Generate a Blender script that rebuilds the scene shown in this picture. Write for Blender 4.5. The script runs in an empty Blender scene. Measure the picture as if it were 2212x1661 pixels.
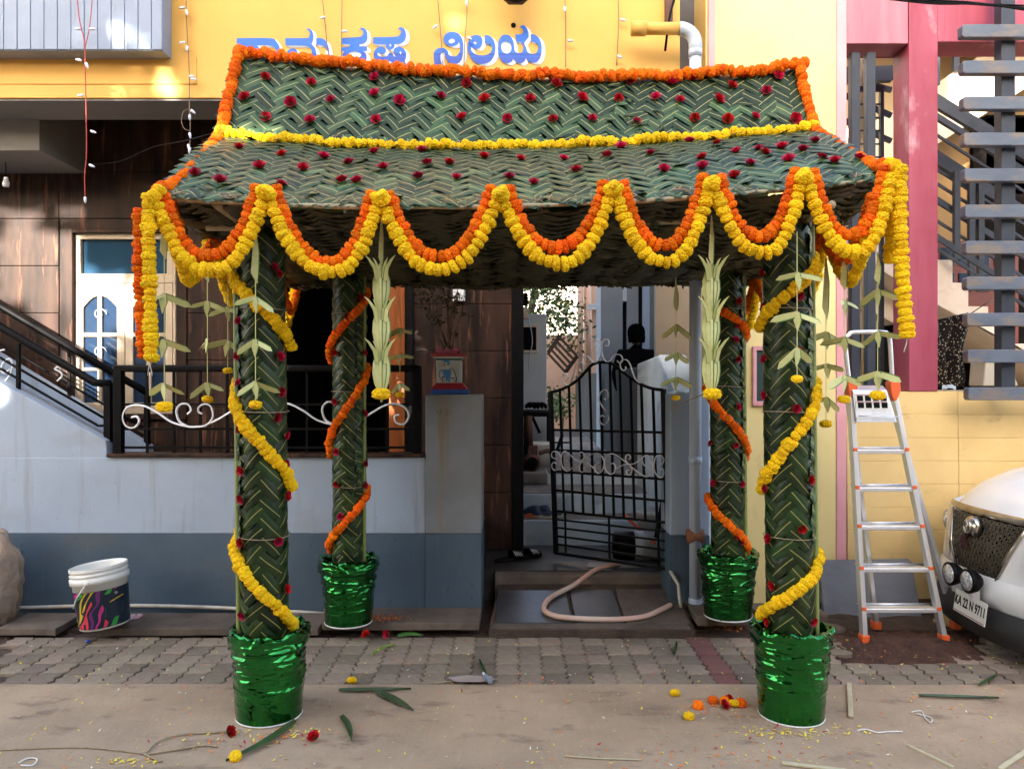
import bpy, bmesh, math, random
from mathutils import Vector, Matrix, noise
random.seed(7)
R = math.radians
scene = bpy.context.scene
col = scene.collection
# ---------------------------------------------------------------- camera, sky, sun, exposure
CAMZ = 1.47; F = 1659.0; CX, CY = 1106.0, 830.0
cd = bpy.data.cameras.new('camera'); cam = bpy.data.objects.new('camera', cd); col.objects.link(cam)
cam.location = (0, 0, CAMZ); cam.rotation_euler = (R(90), 0, 0)
cd.sensor_width = 36; cd.lens = 36*F/2212; cd.clip_start = .05; cd.clip_end = 500
scene.camera = cam
SUN = Vector((-.32, -.87, .35)).normalized()          # towards the sun
world = bpy.data.worlds.new('World'); scene.world = world; world.use_nodes = True
wn = world.node_tree.nodes; wl = world.node_tree.links
sky = wn.new('ShaderNodeTexSky'); sky.sky_type = 'NISHITA'; sky.sun_disc = False
sky.sun_elevation = math.asin(SUN.z); sky.sun_rotation = math.atan2(SUN.x, SUN.y)
sky.dust_density = 4.0; sky.ozone_density = .3
wl.new(sky.outputs[0], wn['Background'].inputs[0]); wn['Background'].inputs[1].default_value = .15
sd = bpy.data.lights.new('sun', 'SUN'); sd.energy = 4.5; sd.angle = R(.53); sd.color = (1, .94, .85)
so = bpy.data.objects.new('sun', sd); col.objects.link(so); so.location = (-4, -9, 6)
so.rotation_euler = SUN.to_track_quat('Z', 'Y').to_euler()
scene.view_settings.view_transform = 'Standard'; scene.view_settings.look = 'None'
scene.view_settings.exposure = 2.88; scene.view_settings.gamma = 1
scene.cycles.max_bounces = 8; scene.cycles.diffuse_bounces = 4; scene.cycles.glossy_bounces = 4
scene.cycles.caustics_reflective = False; scene.cycles.caustics_refractive = False

# ---------------------------------------------------------------- helpers
def P(x, y, Y):
    return Vector(((x-CX)/F*Y, Y, CAMZ-(y-CY)/F*Y))
def ZX(zx, zy, x0, y0, s):            # zoomed picture -> picture units
    return ((x0+zx/s)*.576, (y0+zy/s)*.576)

def srgb(h):
    if isinstance(h, str):
        c = [int(h[i:i+2], 16)/255 for i in (0, 2, 4)]
        return tuple((v/12.92 if v <= .04045 else ((v+.055)/1.055)**2.4) for v in c)
    return h
def mat(name, c1, c2=None, scale=4, stretch=(1,1,1), rough=.7, metal=0, bump=0, bscale=40, detail=5, rnd=0, spots=None, spec=.5,
        lo=.35, hi=.65, coat=0, emit=0, bdist=.01, trans=0):
    m = bpy.data.materials.new(name); m.use_nodes = True
    n = m.node_tree.nodes; l = m.node_tree.links; b = n['Principled BSDF']
    c1 = srgb(c1); b.inputs['Base Color'].default_value = (*c1, 1)
    b.inputs['Roughness'].default_value = rough; b.inputs['Metallic'].default_value = metal
    b.inputs['Specular IOR Level'].default_value = spec
    if coat: b.inputs['Coat Weight'].default_value = coat; b.inputs['Coat Roughness'].default_value = .05
    if trans: b.inputs['Transmission Weight'].default_value = trans
    if emit: b.inputs['Emission Color'].default_value = (*c1, 1); b.inputs['Emission Strength'].default_value = emit
    tc = n.new('ShaderNodeTexCoord'); out = None
    def mapped(sc, st):
        mp = n.new('ShaderNodeMapping'); mp.inputs['Scale'].default_value = st; l.new(tc.outputs['Object'], mp.inputs['Vector'])
        t = n.new('ShaderNodeTexNoise'); t.inputs['Scale'].default_value = sc; t.inputs['Detail'].default_value = detail
        t.inputs['Roughness'].default_value = .62
        l.new(mp.outputs[0], t.inputs['Vector']); return t
    if c2 is not None:
        c2 = srgb(c2); t = mapped(scale, stretch)
        r = n.new('ShaderNodeMapRange'); r.inputs[1].default_value = lo; r.inputs[2].default_value = hi; l.new(t.outputs['Fac'], r.inputs[0])
        mx = n.new('ShaderNodeMix'); mx.data_type = 'RGBA'; mx.inputs[6].default_value = (*c1, 1); mx.inputs[7].default_value = (*c2, 1)
        l.new(r.outputs[0], mx.inputs[0]); out = mx.outputs[2]
    for sp in (spots or []):          # (colour, scale, stretch, lo, hi, amount)
        t = mapped(sp[1], sp[2])
        r = n.new('ShaderNodeMapRange'); r.inputs[1].default_value = sp[3]; r.inputs[2].default_value = sp[4]; r.inputs[4].default_value = sp[5]
        l.new(t.outputs['Fac'], r.inputs[0])
        mx = n.new('ShaderNodeMix'); mx.data_type = 'RGBA'; mx.inputs[6].default_value = (*c1, 1); mx.inputs[7].default_value = (*srgb(sp[0]), 1)
        if out: l.new(out, mx.inputs[6])
        l.new(r.outputs[0], mx.inputs[0]); out = mx.outputs[2]
    if rnd:
        oi = n.new('ShaderNodeObjectInfo'); hs = n.new('ShaderNodeHueSaturation')
        r = n.new('ShaderNodeMapRange'); r.inputs[3].default_value = 1-rnd; r.inputs[4].default_value = 1+rnd
        l.new(oi.outputs['Random'], r.inputs[0]); l.new(r.outputs[0], hs.inputs['Value'])
        r2 = n.new('ShaderNodeMapRange'); r2.inputs[3].default_value = .5-rnd*.055; r2.inputs[4].default_value = .5+rnd*.03
        w = n.new('ShaderNodeMath'); w.operation = 'FRACT'; w2 = n.new('ShaderNodeMath'); w2.operation = 'MULTIPLY'; w2.inputs[1].default_value = 7.31
        l.new(oi.outputs['Random'], w2.inputs[0]); l.new(w2.outputs[0], w.inputs[0]); l.new(w.outputs[0], r2.inputs[0]); l.new(r2.outputs[0], hs.inputs['Hue'])
        hs.inputs['Color'].default_value = (*c1, 1)
        if out: l.new(out, hs.inputs['Color'])
        out = hs.outputs[0]
    if out: l.new(out, b.inputs['Base Color'])
    if bump:
        t = mapped(bscale, stretch); bp = n.new('ShaderNodeBump'); bp.inputs['Strength'].default_value = bump; bp.inputs['Distance'].default_value = bdist
        l.new(t.outputs['Fac'], bp.inputs['Height']); l.new(bp.outputs[0], b.inputs['Normal'])
    return m

class MB:
    def __init__(s): s.v = []; s.f = []; s.m = []; s.sm = []
    def add(s, vs, fs, mi=0, smooth=False):
        o = len(s.v); s.v += [tuple(v) for v in vs]
        for f in fs: s.f.append([o+i for i in f]); s.m.append(mi); s.sm.append(smooth)
        return s
    def box(s, lo, hi, mi=0, M=None):
        x0,y0,z0 = lo; x1,y1,z1 = hi
        vs = [Vector(p) for p in ((x0,y0,z0),(x1,y0,z0),(x1,y1,z0),(x0,y1,z0),(x0,y0,z1),(x1,y0,z1),(x1,y1,z1),(x0,y1,z1))]
        if M: vs = [M @ v for v in vs]
        return s.add(vs, [(0,3,2,1),(4,5,6,7),(0,1,5,4),(1,2,6,5),(2,3,7,6),(3,0,4,7)], mi)
    def bar(s, a, b, w, h, up=(0,0,1), mi=0):     # box beam from a to b
        a, b = Vector(a), Vector(b); d = (b-a).normalized(); up = Vector(up)
        if abs(d.dot(up)) > .98: up = Vector((0,1,0))
        x = d.cross(up).normalized()*w/2; y = x.cross(d).normalized()*h/2
        vs = [a-x-y,a+x-y,a+x+y,a-x+y,b-x-y,b+x-y,b+x+y,b-x+y]
        return s.add(vs, [(0,1,2,3),(7,6,5,4),(0,4,5,1),(1,5,6,2),(2,6,7,3),(3,7,4,0)], mi)
    def tube(s, pts, r, n=6, mi=0, cap=True, flat=1.0, up=None):
        pts = [Vector(p) for p in pts]; k = len(pts); vs = []; fs = []; pu = None
        for i, p in enumerate(pts):
            t = (pts[min(i+1,k-1)]-pts[max(i-1,0)])
            t = t.normalized() if t.length > 1e-9 else Vector((0,0,1))
            if up is not None: u = Vector(up) - t*t.dot(Vector(up))
            elif pu is None: u = t.orthogonal()
            else: u = pu - t*t.dot(pu)
            u = u.normalized() if u.length > 1e-6 else t.orthogonal().normalized()
            pu = u; w = t.cross(u); rr = r[i] if isinstance(r, (list,tuple)) else r
            for j in range(n):
                a = 2*math.pi*j/n; vs.append(p + u*math.cos(a)*rr + w*math.sin(a)*rr*flat)
        for i in range(k-1):
            for j in range(n): fs.append((i*n+j, i*n+(j+1)%n, (i+1)*n+(j+1)%n, (i+1)*n+j))
        if cap: fs.append(tuple(range(n-1,-1,-1))); fs.append(tuple((k-1)*n+j for j in range(n)))
        return s.add(vs, fs, mi, True)
    def lathe(s, prof, c=(0,0,0), n=24, mi=0, M=None, smooth=True, caps=True):
        vs = []; fs = []; c = Vector(c)
        for r, z in prof:
            for j in range(n):
                a = 2*math.pi*j/n; v = Vector((r*math.cos(a), r*math.sin(a), z))
                vs.append((M @ v if M else v)+c)
        for i in range(len(prof)-1):
            for j in range(n): fs.append((i*n+j, i*n+(j+1)%n, (i+1)*n+(j+1)%n, (i+1)*n+j))
        if caps:
            if prof[0][0] > 1e-4: fs.append(tuple(range(n-1,-1,-1)))
            if prof[-1][0] > 1e-4: fs.append(tuple((len(prof)-1)*n+j for j in range(n)))
        return s.add(vs, fs, mi, smooth)
    def prism(s, poly, off, mi=0):                # polygon (3D points) extruded by off
        off = Vector(off); n = len(poly); a = [Vector(p) for p in poly]; b = [p+off for p in a]
        nrm = Vector((0,0,0))
        for i in range(n): nrm += a[i].cross(a[(i+1)%n])
        fl = nrm.dot(off) > 0
        fs = [tuple(range(n)), tuple(range(2*n-1, n-1, -1))] + [(i, n+i, n+(i+1)%n, (i+1)%n) for i in range(n)]
        if fl: fs = [tuple(reversed(f)) for f in fs]
        return s.add(a+b, fs, mi)
    def grid(s, fn, nu, nv, mi=0, smooth=True):
        vs = [fn(i/nu, j/nv) for j in range(nv+1) for i in range(nu+1)]
        return s.add(vs, [(j*(nu+1)+i, j*(nu+1)+i+1, (j+1)*(nu+1)+i+1, (j+1)*(nu+1)+i) for j in range(nv) for i in range(nu)], mi, smooth)
    def mesh(s, name, mats):
        me = bpy.data.meshes.new(name); me.from_pydata(s.v, [], s.f)
        for m in (mats if isinstance(mats, (list,tuple)) else [mats]): me.materials.append(m)
        me.polygons.foreach_set('material_index', s.m); me.polygons.foreach_set('use_smooth', s.sm)
        me.update(); return me
    def build(s, name, mats, parent=None, bevel=0, **kw):
        o = link(name, s.mesh(name, mats), parent, **kw)
        if bevel:
            b = o.modifiers.new('bevel', 'BEVEL'); b.width = bevel; b.segments = 2; b.limit_method = 'ANGLE'; b.angle_limit = R(40)
        return o
ROOTINV = {}
def link(name, me, parent=None, M=None, label=None, cat=None, group=None, kind=None):
    o = bpy.data.objects.new(name, me); col.objects.link(o)
    if parent is not None:
        o.parent = parent
        if parent.name in ROOTINV: o.matrix_parent_inverse = ROOTINV[parent.name]
    if M is not None: o.matrix_basis = M
    tag(o, label, cat, group, kind); return o
def tag(o, label=None, cat=None, group=None, kind=None):
    if label: o['label'] = label
    if cat: o['category'] = cat
    if group: o['group'] = group
    if kind: o['kind'] = kind
    return o
def thing(name, loc, label, cat, group=None):
    o = bpy.data.objects.new(name, None); col.objects.link(o); o.location = loc; o.empty_display_size = .05
    ROOTINV[o.name] = Matrix.Translation(-Vector(loc)); tag(o, label, cat, group); return o
def crom(pts, k=6, closed=False):
    pts = [Vector(p) for p in pts]; n = len(pts); out = []
    for i in range(n if closed else n-1):
        g = lambda j: pts[j % n] if closed else pts[max(0, min(n-1, j))]
        a,b,c,d = g(i-1), g(i), g(i+1), g(i+2)
        for j in range(k):
            t = j/k
            out.append(.5*((2*b)+(c-a)*t+(2*a-5*b+4*c-d)*t*t+(3*b-a-3*c+d)*t**3))
    if not closed: out.append(pts[-1])
    return out
def along(pts, step):                 # points at equal steps with tangents
    pts = [Vector(p) for p in pts]; L = [0]
    for a, b in zip(pts, pts[1:]): L.append(L[-1]+(b-a).length)
    n = max(1, round(L[-1]/step)); out = []; j = 0
    for i in range(n+1):
        d = L[-1]*i/n
        while j < len(L)-2 and L[j+1] < d: j += 1
        t = (d-L[j])/max(1e-9, L[j+1]-L[j]); out.append((pts[j].lerp(pts[j+1], t), (pts[j+1]-pts[j]).normalized()))
    return out
def frame(p, x, n):                   # matrix with local X along x, Z along n
    x = Vector(x).normalized(); z = Vector(n); z = (z-x*x.dot(z)).normalized(); y = z.cross(x)
    M = Matrix((x, y, z)).transposed().to_4x4(); M.translation = p; return M
def filled(polys, fn, name, m):       # outlines with holes -> flat mesh, fn maps 2D -> 3D
    cu = bpy.data.curves.new('t', 'CURVE'); cu.dimensions = '2D'; cu.fill_mode = 'BOTH'
    for poly in polys:
        n = len(poly); pts = []
        for i in range(n):
            a,b,c,d = [Vector(poly[(i+q) % n]) for q in (-1,0,1,2)]
            def sharp(p,q,r):
                u,w = (q-p), (r-q); return u.length and w.length and u.normalized().dot(w.normalized()) < .25
            if sharp(a,b,c): a = b-(c-b)
            if sharp(b,c,d): d = c+(c-b)
            for j in range(4):
                t = j/4; pts.append(.5*((2*b)+(c-a)*t+(2*a-5*b+4*c-d)*t*t+(3*b-a-3*c+d)*t**3))
        sp = cu.splines.new('POLY'); sp.points.add(len(pts)-1); sp.use_cyclic_u = True
        for q, p in zip(sp.points, pts): q.co = (p.x, p.y, 0, 1)
    o = bpy.data.objects.new('t', cu); me = bpy.data.meshes.new_from_object(o)
    bpy.data.objects.remove(o); bpy.data.curves.remove(cu)
    me.name = name
    for v in me.vertices: v.co = fn(v.co.x, v.co.y)
    me.materials.clear(); me.materials.append(m); return me
def textmesh(s, size, name, m, bold=.0):
    cu = bpy.data.curves.new('t', 'FONT'); cu.body = s; cu.size = size; cu.align_x = 'CENTER'; cu.align_y = 'CENTER'; cu.offset = bold; cu.extrude = .0005; cu.resolution_u = 3
    o = bpy.data.objects.new('t', cu); me = bpy.data.meshes.new_from_object(o); bpy.data.objects.remove(o); bpy.data.curves.remove(cu)
    me.name = name; me.materials.clear(); me.materials.append(m); return me
def rn(a, b): return random.uniform(a, b)

# ---------------------------------------------------------------- materials
S1 = (1,1,1)
m_road = mat('road concrete', (.44,.312,.197), (.32,.225,.141), 1.6, rough=.9, bump=.5, bscale=60, spots=[((.16,.105,.07), 3.5, (1,2.2,1), .56,.70,.75), ((.10,.068,.047), 1.1, (1,1.5,1), .58,.74,.5), ((.45,.35,.25), 9, (4,1,1), .55,.75,.5), ((.13,.088,.06), 75, S1, .60,.68,.6), ((.50,.42,.33), 110, S1, .64,.70,.5)], bdist=.004)
m_dirt = mat('brown dirt', (.10,.062,.040), (.055,.034,.024), 9, rough=1, bump=1, bscale=45, bdist=.02)
m_reddirt = mat('red earth', (.11,.045,.026), (.055,.024,.015), 10, rough=1, bump=1, bscale=50, bdist=.02)
m_paver = mat('grey paver', (.26,.20,.138), (.155,.118,.08), 7, rough=.9, bump=.6, bscale=70, rnd=.28, bdist=.004)
m_redpaver = mat('red paver', (.22,.085,.068), (.16,.075,.060), 8, rough=.9, bump=.6, bscale=70, rnd=.1, bdist=.004)
m_slab = mat('dark stone slab', (.16,.116,.086), (.08,.06,.046), 5, rough=.85, bump=.6, bscale=35, rnd=.2, bdist=.006)
m_blackstone = mat('black polished stone', (.026,.028,.032), (.060,.055,.050), 3, spec=.35, rough=.30, bump=.15, bscale=30, spots=[((.13,.10,.08), 2.5, S1, .55,.7,.7)])
m_wallw = mat('pale blue wall paint', (.36,.425,.51), (.30,.36,.44), 1.2, rough=.75, bump=.25, bscale=55, bdist=.004,
              spots=[((.25,.25,.24), 3, (4,4,.30), .57,.74,.7), ((.17,.18,.19), 26, S1, .67,.74,.7), ((.28,.31,.34), 1.3, (1,1,1.6), .52,.66,.6)])
m_wallg = mat('slate wall paint', (.052,.083,.115), (.072,.108,.142), 2, rough=.65, bump=.3, bscale=60, bdist=.004,
              spots=[((.16,.18,.19), 5, (6,6,.35), .63,.74,.6), ((.022,.032,.042), 22, (1,1,.6), .64,.74,.7), ((.10,.09,.075), 2, (1,1,2), .56,.72,.5), ((.34,.35,.35), 30, (1.4,1.4,.8), .725,.75,.8)])
m_pillarw = mat('stained pillar paint', (.25,.265,.28), (.18,.185,.185), 2.0, rough=.8, bump=.3, bscale=50, bdist=.004,
              spots=[((.22,.17,.11), 3.5, (3.5,3.5,.28), .50,.72,.85)])
m_yellow = mat('yellow wall paint', (.75,.42,.095), (.71,.37,.07), 1.1, rough=.7, bump=.2, bscale=25, bdist=.004, spots=[((.62,.36,.10), 7, (1,1,.5), .66,.8,.5)])
m_greyp = mat('grey blue paint', (.30,.35,.45), (.25,.30,.39), 3, rough=.65, bump=.2, bscale=30, bdist=.003, spots=[((.16,.18,.22), 6, (6,6,.4), .62,.75,.5)])
m_soffit = mat('soffit grey', (.26,.245,.24), (.21,.20,.19), 2, rough=.8, bump=.15, bscale=25)
m_granite = mat('brown granite', (.058,.030,.020), (.016,.010,.008), 3.2, (2.6,2.6,.42), rough=.5, spec=.13, bump=.12, bscale=120, rnd=.12, bdist=.002,
              spots=[((.19,.080,.042), 7, (3.5,3.5,.35), .57,.68,.8), ((.10,.075,.065), 90, S1, .60,.72,.45), ((.008,.006,.006), 2.2, (2,2,.4), .55,.72,.75)])
m_grout = mat('grout', (.05,.035,.028), rough=.9)
m_black = mat('black gloss paint', (.0035,.0035,.004), (.007,.006,.006), 14, spec=.10, rough=.5, bump=.15, bscale=60, bdist=.002)
m_white = mat('white enamel', (.90,.90,.90), (.76,.76,.78), 12, rough=.35)
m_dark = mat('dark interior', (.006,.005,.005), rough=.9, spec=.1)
m_cream = mat('cream painted wood', (.55,.43,.30), (.48,.37,.25), 6, rough=.5)
m_glass = mat('dark window glass', (.015,.03,.06), rough=.06, spec=.9)
m_skyglass = mat('blue transom glass', (.02,.06,.11), rough=.08, spec=.9)
m_wood = mat('orange varnished wood', (.34,.10,.026), (.22,.055,.014), 6, (5,5,.5), rough=.3)
m_pvc = mat('grey white pvc', (.50,.56,.65), (.43,.48,.56), 5, rough=.4)
m_pvcw = mat('dirty white pvc', (.60,.55,.46), (.42,.36,.28), 8, rough=.5)
m_paley = mat('pale yellow wall', (.80,.66,.30), (.76,.60,.25), 1.2, rough=.75, bump=.2, bscale=40, bdist=.003,
              spots=[((.42,.32,.17), 3, (2,2,.8), .60,.78,.45)])
m_pink = mat('pink trim paint', (.72,.36,.38), (.66,.30,.32), 3, rough=.7, bump=.2, bscale=40, bdist=.003)
m_magenta = mat('faded magenta paint', (.25,.026,.058), (.31,.055,.095), 2.4, (2.2,2.2,.5), rough=.55, bump=.15, bscale=30, bdist=.003,
              spots=[((.72,.48,.52), 1.7, (1.3,1.3,.7), .58,.74,.75), ((.20,.02,.035), 7, (5,5,.25), .60,.74,.6)])
m_palemag = mat('washed pink paint', (.42,.16,.20), (.36,.11,.155), 2.5, (3,3,.4), rough=.6, bump=.15, bscale=30, bdist=.003, spots=[((.34,.05,.08), 9, (6,6,.25), .63,.74,.7)])
m_step = mat('ochre plinth paint', (.70,.51,.22), (.63,.44,.18), 2.5, rough=.8, bump=.3, bscale=40, bdist=.004, spots=[((.30,.21,.10), 4, (1,1,1.5), .60,.75,.6)])
m_steel = mat('blue grey steel paint', (.022,.028,.042), (.034,.04,.056), 8, spec=.3, rough=.42, bump=.12, bscale=60, bdist=.002)
m_steelr = mat('weathered steel tread', (.085,.105,.142), (.058,.073,.103), 9, (.4,1,1), rough=.5, bump=.15, bscale=60, bdist=.002, spots=[((.17,.12,.075), 6, (.6,1,1.6), .48,.66,.85)])
m_beige = mat('beige wall', (.62,.52,.38), (.57,.47,.33), 1.4, rough=.8, bump=.15, bscale=30)
m_brownw = mat('tan wall', (.32,.205,.085), (.27,.17,.07), 1.4, rough=.8, bump=.15, bscale=30)
m_stairw = mat('whitewashed stair', (.70,.62,.54), (.60,.50,.42), 3, rough=.8, bump=.2, bscale=30, spots=[((.42,.26,.20), 5, S1, .60,.75,.6)])
m_peach = mat('peach wall', (.62,.42,.32), (.56,.37,.28), 1.5, rough=.8)
m_limew = mat('limewashed wall', (.56,.64,.70), (.45,.52,.57), 3, rough=.85, bump=.3, bscale=30, bdist=.005, spots=[((.22,.20,.18), 6, (1,1,1.5), .60,.74,.7)])
m_darkwall = mat('mottled dark grey wall', (.05,.05,.05), (.028,.028,.03), 2.5, (2,2,.6), rough=.9, bump=.3, bscale=30)  # long face of the passage wall, mottled dark grey
m_alu = mat('brushed aluminium', (.80,.81,.83), (.70,.71,.74), 20, (1,1,.1), rough=.34, metal=.75)
m_orangep = mat('orange plastic', (.80,.13,.03), rough=.4)
m_twine = mat('jute twine', (.42,.32,.20), (.30,.22,.13), 60, rough=.95)
m_thread = mat('white thread', (.75,.72,.66), rough=.9)
m_blue = mat('blue sign paint', (.012,.13,.62), (.014,.16,.66), 6, rough=.45)
m_signw = mat('white sign paint', (.82,.80,.78), (.76,.74,.70), 6, rough=.5)
# palm leaves
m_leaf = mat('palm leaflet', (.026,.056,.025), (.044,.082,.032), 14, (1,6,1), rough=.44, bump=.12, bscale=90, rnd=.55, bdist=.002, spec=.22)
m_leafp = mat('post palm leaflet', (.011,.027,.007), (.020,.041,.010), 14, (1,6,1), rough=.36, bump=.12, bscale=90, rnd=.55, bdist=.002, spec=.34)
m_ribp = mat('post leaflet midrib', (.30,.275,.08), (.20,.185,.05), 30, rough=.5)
m_rib = mat('leaflet midrib', (.42,.37,.12), (.30,.27,.08), 30, rough=.5)
m_mat = mat('dark mat backing', (.012,.024,.010), rough=.7)
m_under = mat('dry underside leaflet', (.070,.062,.020), (.035,.034,.012), 10, (1,8,1), rough=.6, bump=.3, bscale=60, bdist=.003)
m_rachis = mat('green rachis', (.26,.30,.08), (.19,.23,.06), 9, (1,1,.3), rough=.5)
m_stem = mat('tan frond stem', (.46,.38,.22), (.33,.26,.14), 9, rough=.7)
m_tender = mat('pale tender leaf', (.62,.59,.27), (.50,.52,.19), 9, rough=.5, rnd=.1)
m_tendere = mat('green leaf edge', (.10,.19,.03), rough=.5)
m_orange = mat('orange marigold', (.95,.215,.005), (.75,.125,.002), 110, rough=.75, rnd=.2, bump=.6, bscale=160, bdist=.008, spec=.15)
m_yel = mat('yellow marigold', (.96,.64,.010), (.78,.45,.004), 110, rough=.75, rnd=.12, bump=.5, bscale=160, bdist=.006, spec=.2)
m_rose = mat('red rose petal', (.46,.006,.020), (.32,.004,.014), 30, rough=.5, rnd=.25, spec=.3)
m_sepal = mat('rose sepal', (.08,.16,.03), rough=.6)
m_foil = mat('green metallic foil', (.010,.17,.024), (.014,.23,.036), 5, rough=.13, metal=1, coat=.5, bump=.22, bscale=34, detail=3, bdist=.006)
m_bucket = mat('white plastic', (.78,.77,.72), (.72,.70,.64), 5, rough=.38)
m_soil = mat('potting sand', (.12,.08,.055), rough=1)
# ---------------------------------------------------------------- ground
YR = 3.77; YP = 4.46                     # end of the road, end of the pavers
b = MB(); b.add([(-90,-90,-.05),(90,-90,-.05),(90,90,-.05),(-90,90,-.05)], [(0,1,2,3)]); b.build('ground', m_dirt, kind='structure')
def zr(x, y): return .006*noise.noise(Vector((x*.8, y*.8, 0))) if y > 1 else 0
b = MB(); b.grid(lambda u, v: Vector((-20+40*u, -14+(YR+14)*v, zr(-20+40*u, -14+(YR+14)*v))), 80, 60); b.build('road', m_road, kind='structure')
# dirt bed under and around the pavers
b = MB(); b.grid(lambda u, v: Vector((-7+14*u, YR-.01+1.6*v, -.022+.012*noise.noise(Vector((u*60, v*9, 3)))+(.02 if v>.45 else 0)*abs(noise.noise(Vector((u*90, v*14, 8)))))), 220, 30)
b.build('verge_soil', m_dirt, kind='structure')
pav = MB(); pav.box((-6,YR+.004,-.045),(6,YP,-.03)); pavement = pav.build('pavement', m_dirt, kind='structure')
pw, pl = .122, .1385
def paver_mesh(k):
    random.seed(40+k); mb = MB(); z = .026; g = .0035; q = .017
    L = [(0+g,0+g),(q+g,pl*.28),(-q*.2+g,pl*.52),(q*.9+g,pl*.78),(0+g,pl-g)]
    o = [(x,y) for x,y in L]+[(pw*.5,pl-g+.004)]+[(x+pw-2*g,y) for x,y in reversed(L)]+[(pw*.5,g+.004)]
    o = [(x+rn(-.0015,.0015), y+rn(-.0015,.0015)) for x,y in o]
    cx = sum(p[0] for p in o)/len(o); cy = sum(p[1] for p in o)/len(o)
    n = len(o); lo = [(x,y,-z) for x,y in o]; mi = [(x,y,-.004) for x,y in o]; hi = [(cx+(x-cx)*.955, cy+(y-cy)*.955, 0) for x,y in o]
    mb.add(lo+mi+hi, [tuple(2*n+n-1-i for i in range(n))]+[(i,n+i,n+(i+1)%n,(i+1)%n) for i in range(n)]+[(n+i,2*n+i,2*n+(i+1)%n,n+(i+1)%n) for i in range(n)])
    return mb.v, [tuple(reversed(f)) for f in mb.f]
pm = []
for k in range(4):
    vs, fs = paver_mesh(k); mb = MB(); mb.add(vs, fs); pm.append((mb.mesh('paver', m_paver), mb.mesh('paver', m_redpaver)))
random.seed(3)
NP = 0
for i in range(-32, 28):
    for j in range(5):
        x = i*pw+.03; y = YR+.004+j*pl; c = P(0,0,1); px = CX+F*x/y
        if px < -40 or px > 2230: continue
        if 1815 < px < 2120 and j >= 2 and not (px > 2060 and j == 2): continue            # broken up by the ladder: bare red earth
        red = 1500 < px+ (y-4.1)*120 < 1556
        link('paver', random.choice(pm)[1 if red else 0], pavement, Matrix.Translation((x, y, rn(-.005,.003)))@Matrix.Rotation(rn(-.025,.025),4,'Z')@Matrix.Rotation(rn(-.018,.018),4,'X')); NP += 1
# loose red earth heap
b = MB(); b.grid(lambda u, v: (lambda p: Vector((p.x, p.y, p.z-.02+.05*math.sin(math.pi*u)*math.sin(math.pi*v)+.022*noise.fractal(Vector((u*22, v*9, 1)), 1, 2, 4))))(P(1790+360*u,0,1)*0+Vector(((1790+360*u-CX)/F*4.3, 4.02+.62*v, 0))), 70, 26)
b.build('earth_heap', m_reddirt, kind='structure')
# grit along the slab edge
random.seed(12)
b = MB()
for i in range(900):
    x = rn(-3.1,3.3); y = rn(4.40,4.56) if random.random() < .8 else rn(3.7,4.5); s = rn(.002,.008); o = Vector((x,y,-.005 if y<4.44 else .0))
    b.add([o+Vector((rn(-s,s),rn(-s,s),rn(0,s))) for _ in range(4)], [(0,1,2),(0,2,3),(0,3,1),(1,3,2)])
b.build('gravel', m_slab, label='brown grit scattered along the broken edge of the drain slabs', cat='gravel', kind='stuff')
# drain cover slabs
drain = MB().box((-5,4.60,-.05),(4,4.82,.0)).build('drain', m_dirt, kind='structure')
def slab(x0, x1, y0, y1, z, th=.045, m=m_slab, skew=.02):
    mb = MB(); n = 7; top = []
    for k in range(n): top.append((x0+(x1-x0)*k/(n-1), y0+rn(-.008,.008)))
    for k in range(n): top.append((x1+(x0-x1)*k/(n-1)+rn(-.006,.006), y1))
    c = [(x, y, z+skew*(y-y0)) for x, y in top]
    mb.prism([Vector(p) for p in c], (0,0,-th)); return mb.build('slab', m, drain, bevel=.006)
random.seed(5)
for x0,x1 in ((0,128),(215,500),(505,690)):
    a = (x0-CX)/F*4.5; c = (x1-CX)/F*4.5; slab(a, c, 4.47, 4.76, .052)
slab((700-CX)/F*4.55, (1036-CX)/F*4.55, 4.50, 4.79, .075)
slab((1500-CX)/F*4.6, (1625-CX)/F*4.6, 4.53, 4.84, .105, th=.06)
slab((1640-CX)/F*4.7, (1790-CX)/F*4.7, 4.70, 4.95, .06, th=.06)
slab((-260-CX)/F*4.5, (-8-CX)/F*4.5, 4.47, 4.76, .05)
# ramp of stone slabs in front of the gate
ramp = MB(); x0, x1 = (1056-CX)/F*4.52, (1498-CX)/F*4.52
ramp.prism([(x0,4.49,-.04),(x0,4.49,.035),(x0+.05,5.14,.135),(x0+.05,5.14,-.04)], (x1-x0,0,0)); ramp = ramp.build('entrance_ramp', m_dirt, kind='structure')
def rampslab(xa, xb, ya, yb, m, d=.012):
    zf = lambda y: .035+(y-4.49)*.1538
    mb = MB(); pts = [(xa,ya),(xb,ya+rn(-.01,.01)),(xb+rn(-.015,.015),yb),(xa+rn(-.01,.01),yb)]
    mb.prism([Vector((x,y,zf(y)+d)) for x,y in pts], (0,0,-.02)); return mb.build('slab', m, ramp, bevel=.005)
rampslab(x0+.035, x0+.50, 4.56, 5.02, m_blackstone); rampslab(x0+.515, x0+.80, 4.56, 5.03, m_blackstone); rampslab(x0+.815, x1-.01, 4.56, 5.04, m_slab)
rampslab(x0+.01, x1-.02, 4.50, 4.552, m_slab)
MB().box((x0+.02,5.145,-.03),(1.02,5.26,.195)).build('door_step', m_slab, kind='structure', bevel=.012)
porch = MB().box((-.24,5.26,-.03),(1.3,6.09,.198)).build('porch_floor', m_blackstone, kind='structure')
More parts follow.
